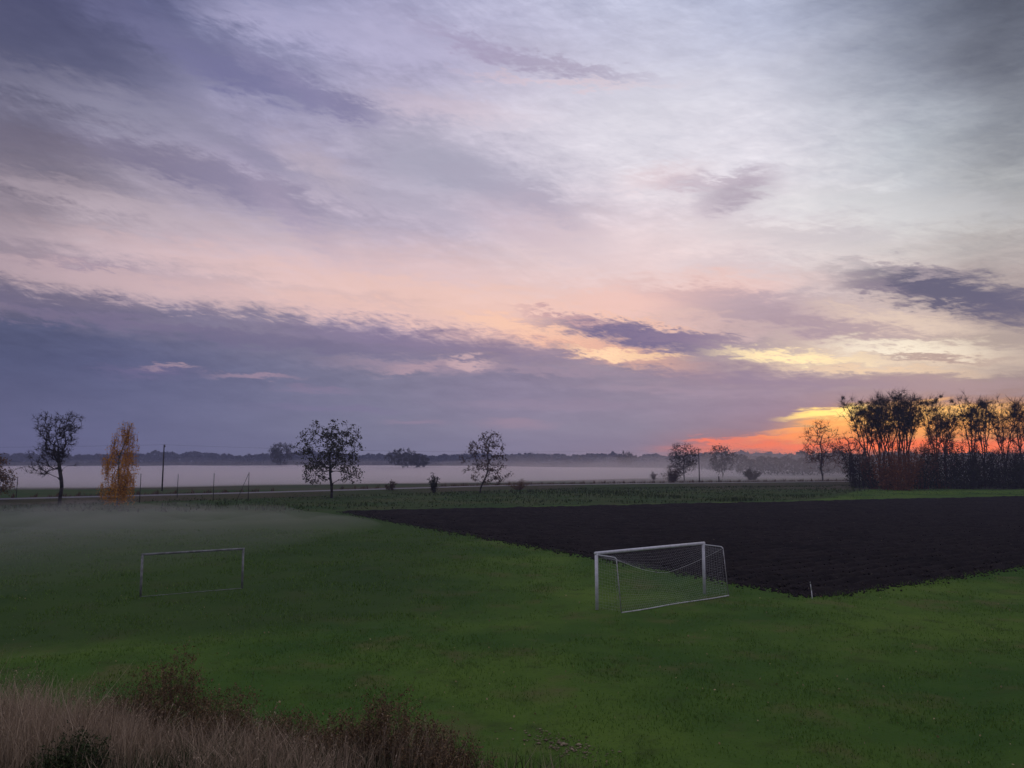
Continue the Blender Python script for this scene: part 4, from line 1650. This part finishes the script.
# utility poles and their line
def pole(label, px, pyb, pyt, rz):
    g = at(px, pyb)
    H = hgt(pyt, g[1])
    root = thing("utility_pole", label, "utility pole", (g[0], g[1], -.3), "utility poles along the road", rz)
    mb = MB()
    mb.tubes([(0, 0, -.4)], [(0, 0, H + .3)], .17, .12, 10)
    mb.build("post", M["pole_wood"], root)
    mb = MB()
    for sx_ in (-.8, .8):
        pass
    x0, x1, y0, y1, z0, z1 = -.95, .95, -.08, .08, H - .25, H - .05
    v_ = [(a, b, c) for a in (x0, x1) for b in (y0 - .2, y1 - .2) for c in (z0, z1)]
    mb.add(v_, [[0, 1, 3, 2], [4, 6, 7, 5], [0, 4, 5, 1], [2, 3, 7, 6], [0, 2, 6, 4], [1, 5, 7, 3]])
    mb.build("crossarm", M["pole_wood"], root)
    for xx in (-.8, 0, .8):
        mb = MB()
        mb.tubes([(xx, -.2, H - .05), (xx, -.2, H + .12)], [(xx, -.2, H + .12), (xx, -.2, H + .26)], [.03, .075], [.03, .05], 8)
        mb.build("insulator", M["ceramic"], root)
    return g, H


P1 = at(162, 491)
P2 = at(699.5, 483)
rzp = math.atan2(P2[1] - P1[1], P2[0] - P1[0]) + math.pi / 2
g1, H1 = pole("dark wooden utility pole between the golden birch and the thin posts", 162, 491, 444.5, rzp)
g2, H2 = pole("hazy utility pole between two misty trees beyond the road", 699.5, 483, 448.5, rzp)
dline = (g2 - g1)
for k, xx in enumerate((-.8, 0, .8)):
    off = np.array([math.cos(rzp) * xx, math.sin(rzp) * xx, 0])
    mb = MB()
    for a, b, ha, hb in ((g1, g2, H1 - .04, H2 - .04), (g1 - dline, g1, H1 - .04, H1 - .04), (g2, g2 + dline, H2 - .04, H2 - .04)):
        f = np.linspace(0, 1, 25)
        pts = a[None] * (1 - f[:, None]) + b[None] * f[:, None] + off[None]
        pts[:, 2] = ha * (1 - f) + hb * f - 2.2 * 4 * f * (1 - f) * .6
        mb.tubes(pts[:-1], pts[1:], .005, .005, 3)
    o = mb.build("power_line", M["post_dark"])
    tag(o, ("power line on the left insulators of the two utility poles", "power line on the middle insulators of the two utility poles",
            "power line on the right insulators of the two utility poles")[k], "power line", "wires between the utility poles")

# small post by the road, right of the far pole
g = at(719, 482.5)
root = thing("marker_post", "short dark post by the road right of the far utility pole", "post", (g[0], g[1], .3))
mb = MB()
mb.tubes([(0, 0, -.6)], [(0, 0, 1.45)], .22, .2, 8)
mb.build("post", M["post_dark"], root)
mb = MB()
mb.tubes([(0, 0, 1.45)], [(0, 0, 1.7)], .2, .1, 8)
mb.build("cap", M["post_dark"], root)


# ------------------------------------------------------------------ shrubs on the near bank
def bank_shrub(name, label, X, Y, rx, ry, h, rg, nst, mats, heads=True, pale=40, leafn=0, cat="shrub", group=None):
    z = float(bank_h(np.array([X]), np.array([Y]))[0])
    root = thing(name, label, cat, (X, Y, z - .03), group)
    st, hd, pl = MB(), MB(), MB()
    heads_p, pale_p = [], []
    for _ in range(nst):
        a_ = rg.uniform(0, 2 * math.pi)
        q_ = rg.uniform(0, 1) ** .5
        bx, by = math.cos(a_) * q_ * rx * .75, math.sin(a_) * q_ * ry * .75
        zb = float(bank_h(np.array([X + bx]), np.array([Y + by]))[0]) - z - .05
        hh = h * (1.08 - .5 * q_ ** 1.6) * rg.uniform(.6, 1.05)
        tip = np.array([bx * 1.35 + rg.normal(0, .08), by * 1.35 + rg.normal(0, .08), zb + hh])
        p0 = np.array([bx, by, zb])
        last = p0
        ns = 6
        for q in range(1, ns + 1):
            f = q / ns
            nx = p0 + (tip - p0) * np.array([f ** 1.5, f ** 1.5, f]) + rg.normal(0, .012, 3) * (q < ns)
            st.tubes([last], [nx], .0045 * (1.3 - f), .0045 * (1.15 - f), 3)
            if f > .3:
                for _k in range(3):
                    dvv = rg.normal(0, .5, 3)
                    dvv[2] = abs(dvv[2]) * 1.2 + .25
                    e_ = nx + dvv * rg.uniform(.05, .14)
                    st.tubes([nx], [e_], .0022, .0012, 3)
                    heads_p.append(e_)
                    heads_p.append((nx + e_) / 2)
            last = nx
        heads_p.append(tip)
    hp = np.array(heads_p)
    n_ = 3
    P = np.repeat(hp, n_, 0) + rg.normal(0, .020, (len(hp) * n_, 3))
    hd.leaves(P, .022 * rg.uniform(.6, 1.6, len(P)), rg, .6)
    st.build("stems", M[mats[0]], root)
    hd.build("seed_heads" if heads else "foliage", M[mats[1]], root)
    if pale:
        P = hp[rg.integers(0, len(hp), pale)] + rg.normal(0, .03, (pale, 3))
        pl.leaves(P, .03 * rg.uniform(.6, 1.3, pale), rg, .7)
        pl.build("dry_leaves", M["seed_pale"], root)
    return root


rg = np.random.default_rng(23)
BG = "brown shrubs on the near bank"
DS = ("dead_stem", "seed_head")
bank_shrub("shrub", "tall dark reddish shrub standing above the dry grass of the bank", -4.45, 10.5, .62, .55, 1.25, rg, 130, DS, pale=60, group=BG)
bank_shrub("shrub", "lower left neighbour of the tall reddish shrub, in the pale grass", -5.15, 10.4, .42, .4, .85, rg, 55, DS, pale=25, group=BG)
bank_shrub("shrub", "dark brown shrub at the foot of the tall reddish shrub, lower right of it", -3.45, 10.0, .62, .5, .85, rg, 100, DS, pale=50, group=BG)
bank_shrub("shrub", "thin brown shrub between the two larger brown ones on the bank", -2.55, 9.6, .55, .45, .66, rg, 75, DS, pale=30, group=BG)
bank_shrub("shrub", "low brown shrub nearest the middle of the bottom edge", -1.35, 9.2, .55, .45, .88, rg, 110, DS, pale=35, group=BG)
bank_shrub("shrub", "small brown shrub just left of the one nearest the bottom middle", -1.95, 9.1, .42, .4, .62, rg, 70, DS, pale=20, group=BG)
bank_shrub("shrub", "straggly brown stems at the right end of the brown shrubs", -.72, 8.85, .42, .4, .55, rg, 60, DS, pale=15, group=BG)
bank_shrub("green_weed", "low dark green weed clump amid the pale dry grass", -4.35, 7.95, .28, .25, .52, rg, 80, ("weed_green", "weed_green"), heads=False, pale=0, cat="weed")
bank_shrub("dead_stalk", "single dark dead stalk in the dry grass at the left edge", -6.45, 9.9, .08, .08, 1.0, rg, 4, ("dead_stem", "seed_head"), pale=0, cat="weed")

# ------------------------------------------------------------------ mist and haze


def mist_lens(name, label, cx, cy, rx, ry, h, density, seed, z0=-.6, rot=0.0, pw=.5, aniso=.65, lump=.4):
    nr_, na = 30, 110
    V, Fq = [], []
    top, bot = [], []
    for i in range(nr_ + 1):
        q = i / nr_
        for j in range(na):
            a_ = 2 * math.pi * j / na
            k = 1 + .22 * (float(vnoise(2.3 * math.cos(a_) + 9, 2.3 * math.sin(a_) + 9, seed)) - .5)
            x_, y_ = math.cos(a_) * q * rx * k, math.sin(a_) * q * ry * k
            X = cx + x_ * math.cos(rot) - y_ * math.sin(rot)
            Y = cy + x_ * math.sin(rot) + y_ * math.cos(rot)
            zz = h * max(0, 1 - q * q) ** pw * max(.12, 1 + lump * 1.6 * (float(fbm(X * 7 / rx, Y * 5 / ry, seed + 5, 4)) - .5))
            top.append((X, Y, z0 + .01 + zz))
            bot.append((X, Y, z0 - .2))
    mb = MB()
    n = (nr_ + 1) * na
    V = np.array(top + bot)
    f = []
    for i in range(nr_):
        for j in range(na):
            a, b = i * na + j, i * na + (j + 1) % na
            c, d = a + na, b + na
            f.append([a, c, d, b])
            f.append([n + a, n + b, n + d, n + c])
    o0 = nr_ * na
    for j in range(na):
        a, b = o0 + j, o0 + (j + 1) % na
        f.append([a, n + a, n + b, b])
    mb.add(V, np.array(f))
    o = mb.build(name, volume_mat(name, density, (1.0, .955, .96), aniso), smooth=True)
    return tag(o, label, "mist", kind="stuff")


mist_lens("meadow_mist", "white ground mist lying over the far meadow", -262, 625, 430, 425, 2.7, .17, 3, lump=1.3)
mist_lens("thin_mist", "thinner edge of the white mist on the meadow beyond the road", -240, 590, 470, 445, 2.8, .03, 13, lump=1.3)
mist_lens("high_mist", "faint mist rising in front of the far woods", -150, 900, 620, 260, 9.0, .0007, 17, lump=1.2)
mist_lens("lawn_mist", "thin ground mist over the left part of the sports lawn", -50, 63, 37, 38, 2.5, .0125, 6, z0=-.15, lump=1.0)
mist_lens("copse_mist", "thin grey mist in front of the copse on the right", 150, 390, 200, 165, 12.0, .0030, 9, lump=1.0)

mb = MB()
x0, x1, y0, y1, z0, z1 = -1950, 1950, -420, 1520, -2.0, 46.0
v_ = [(a, b, c) for a in (x0, x1) for b in (y0, y1) for c in (z0, z1)]
mb.add(v_, [[0, 1, 3, 2], [4, 6, 7, 5], [0, 4, 5, 1], [2, 3, 7, 6], [0, 2, 6, 4], [1, 5, 7, 3]])
tag(mb.build("haze", volume_mat("haze", .00031, (.64, .69, 1.0))), "thin evening haze over the whole plain", "haze", kind="stuff")

# ------------------------------------------------------------------ render settings
SC.render.engine = "CYCLES"
cy = SC.cycles
cy.max_bounces = 10
cy.diffuse_bounces = 2
cy.glossy_bounces = 2
cy.transmission_bounces = 2
cy.volume_bounces = 8
cy.transparent_max_bounces = 8
cy.use_denoising = True
try:
    cy.denoiser = "OPENIMAGEDENOISE"
    cy.denoising_prefilter = "ACCURATE"
except Exception:
    pass
cy.use_adaptive_sampling = True
cy.adaptive_threshold = 0.01
vs = SC.view_settings
SC.display_settings.display_device = "sRGB"
vs.view_transform = "Standard"
vs.look = "None"
vs.exposure = 0.0
vs.gamma = 1.0
vs.use_curve_mapping = False
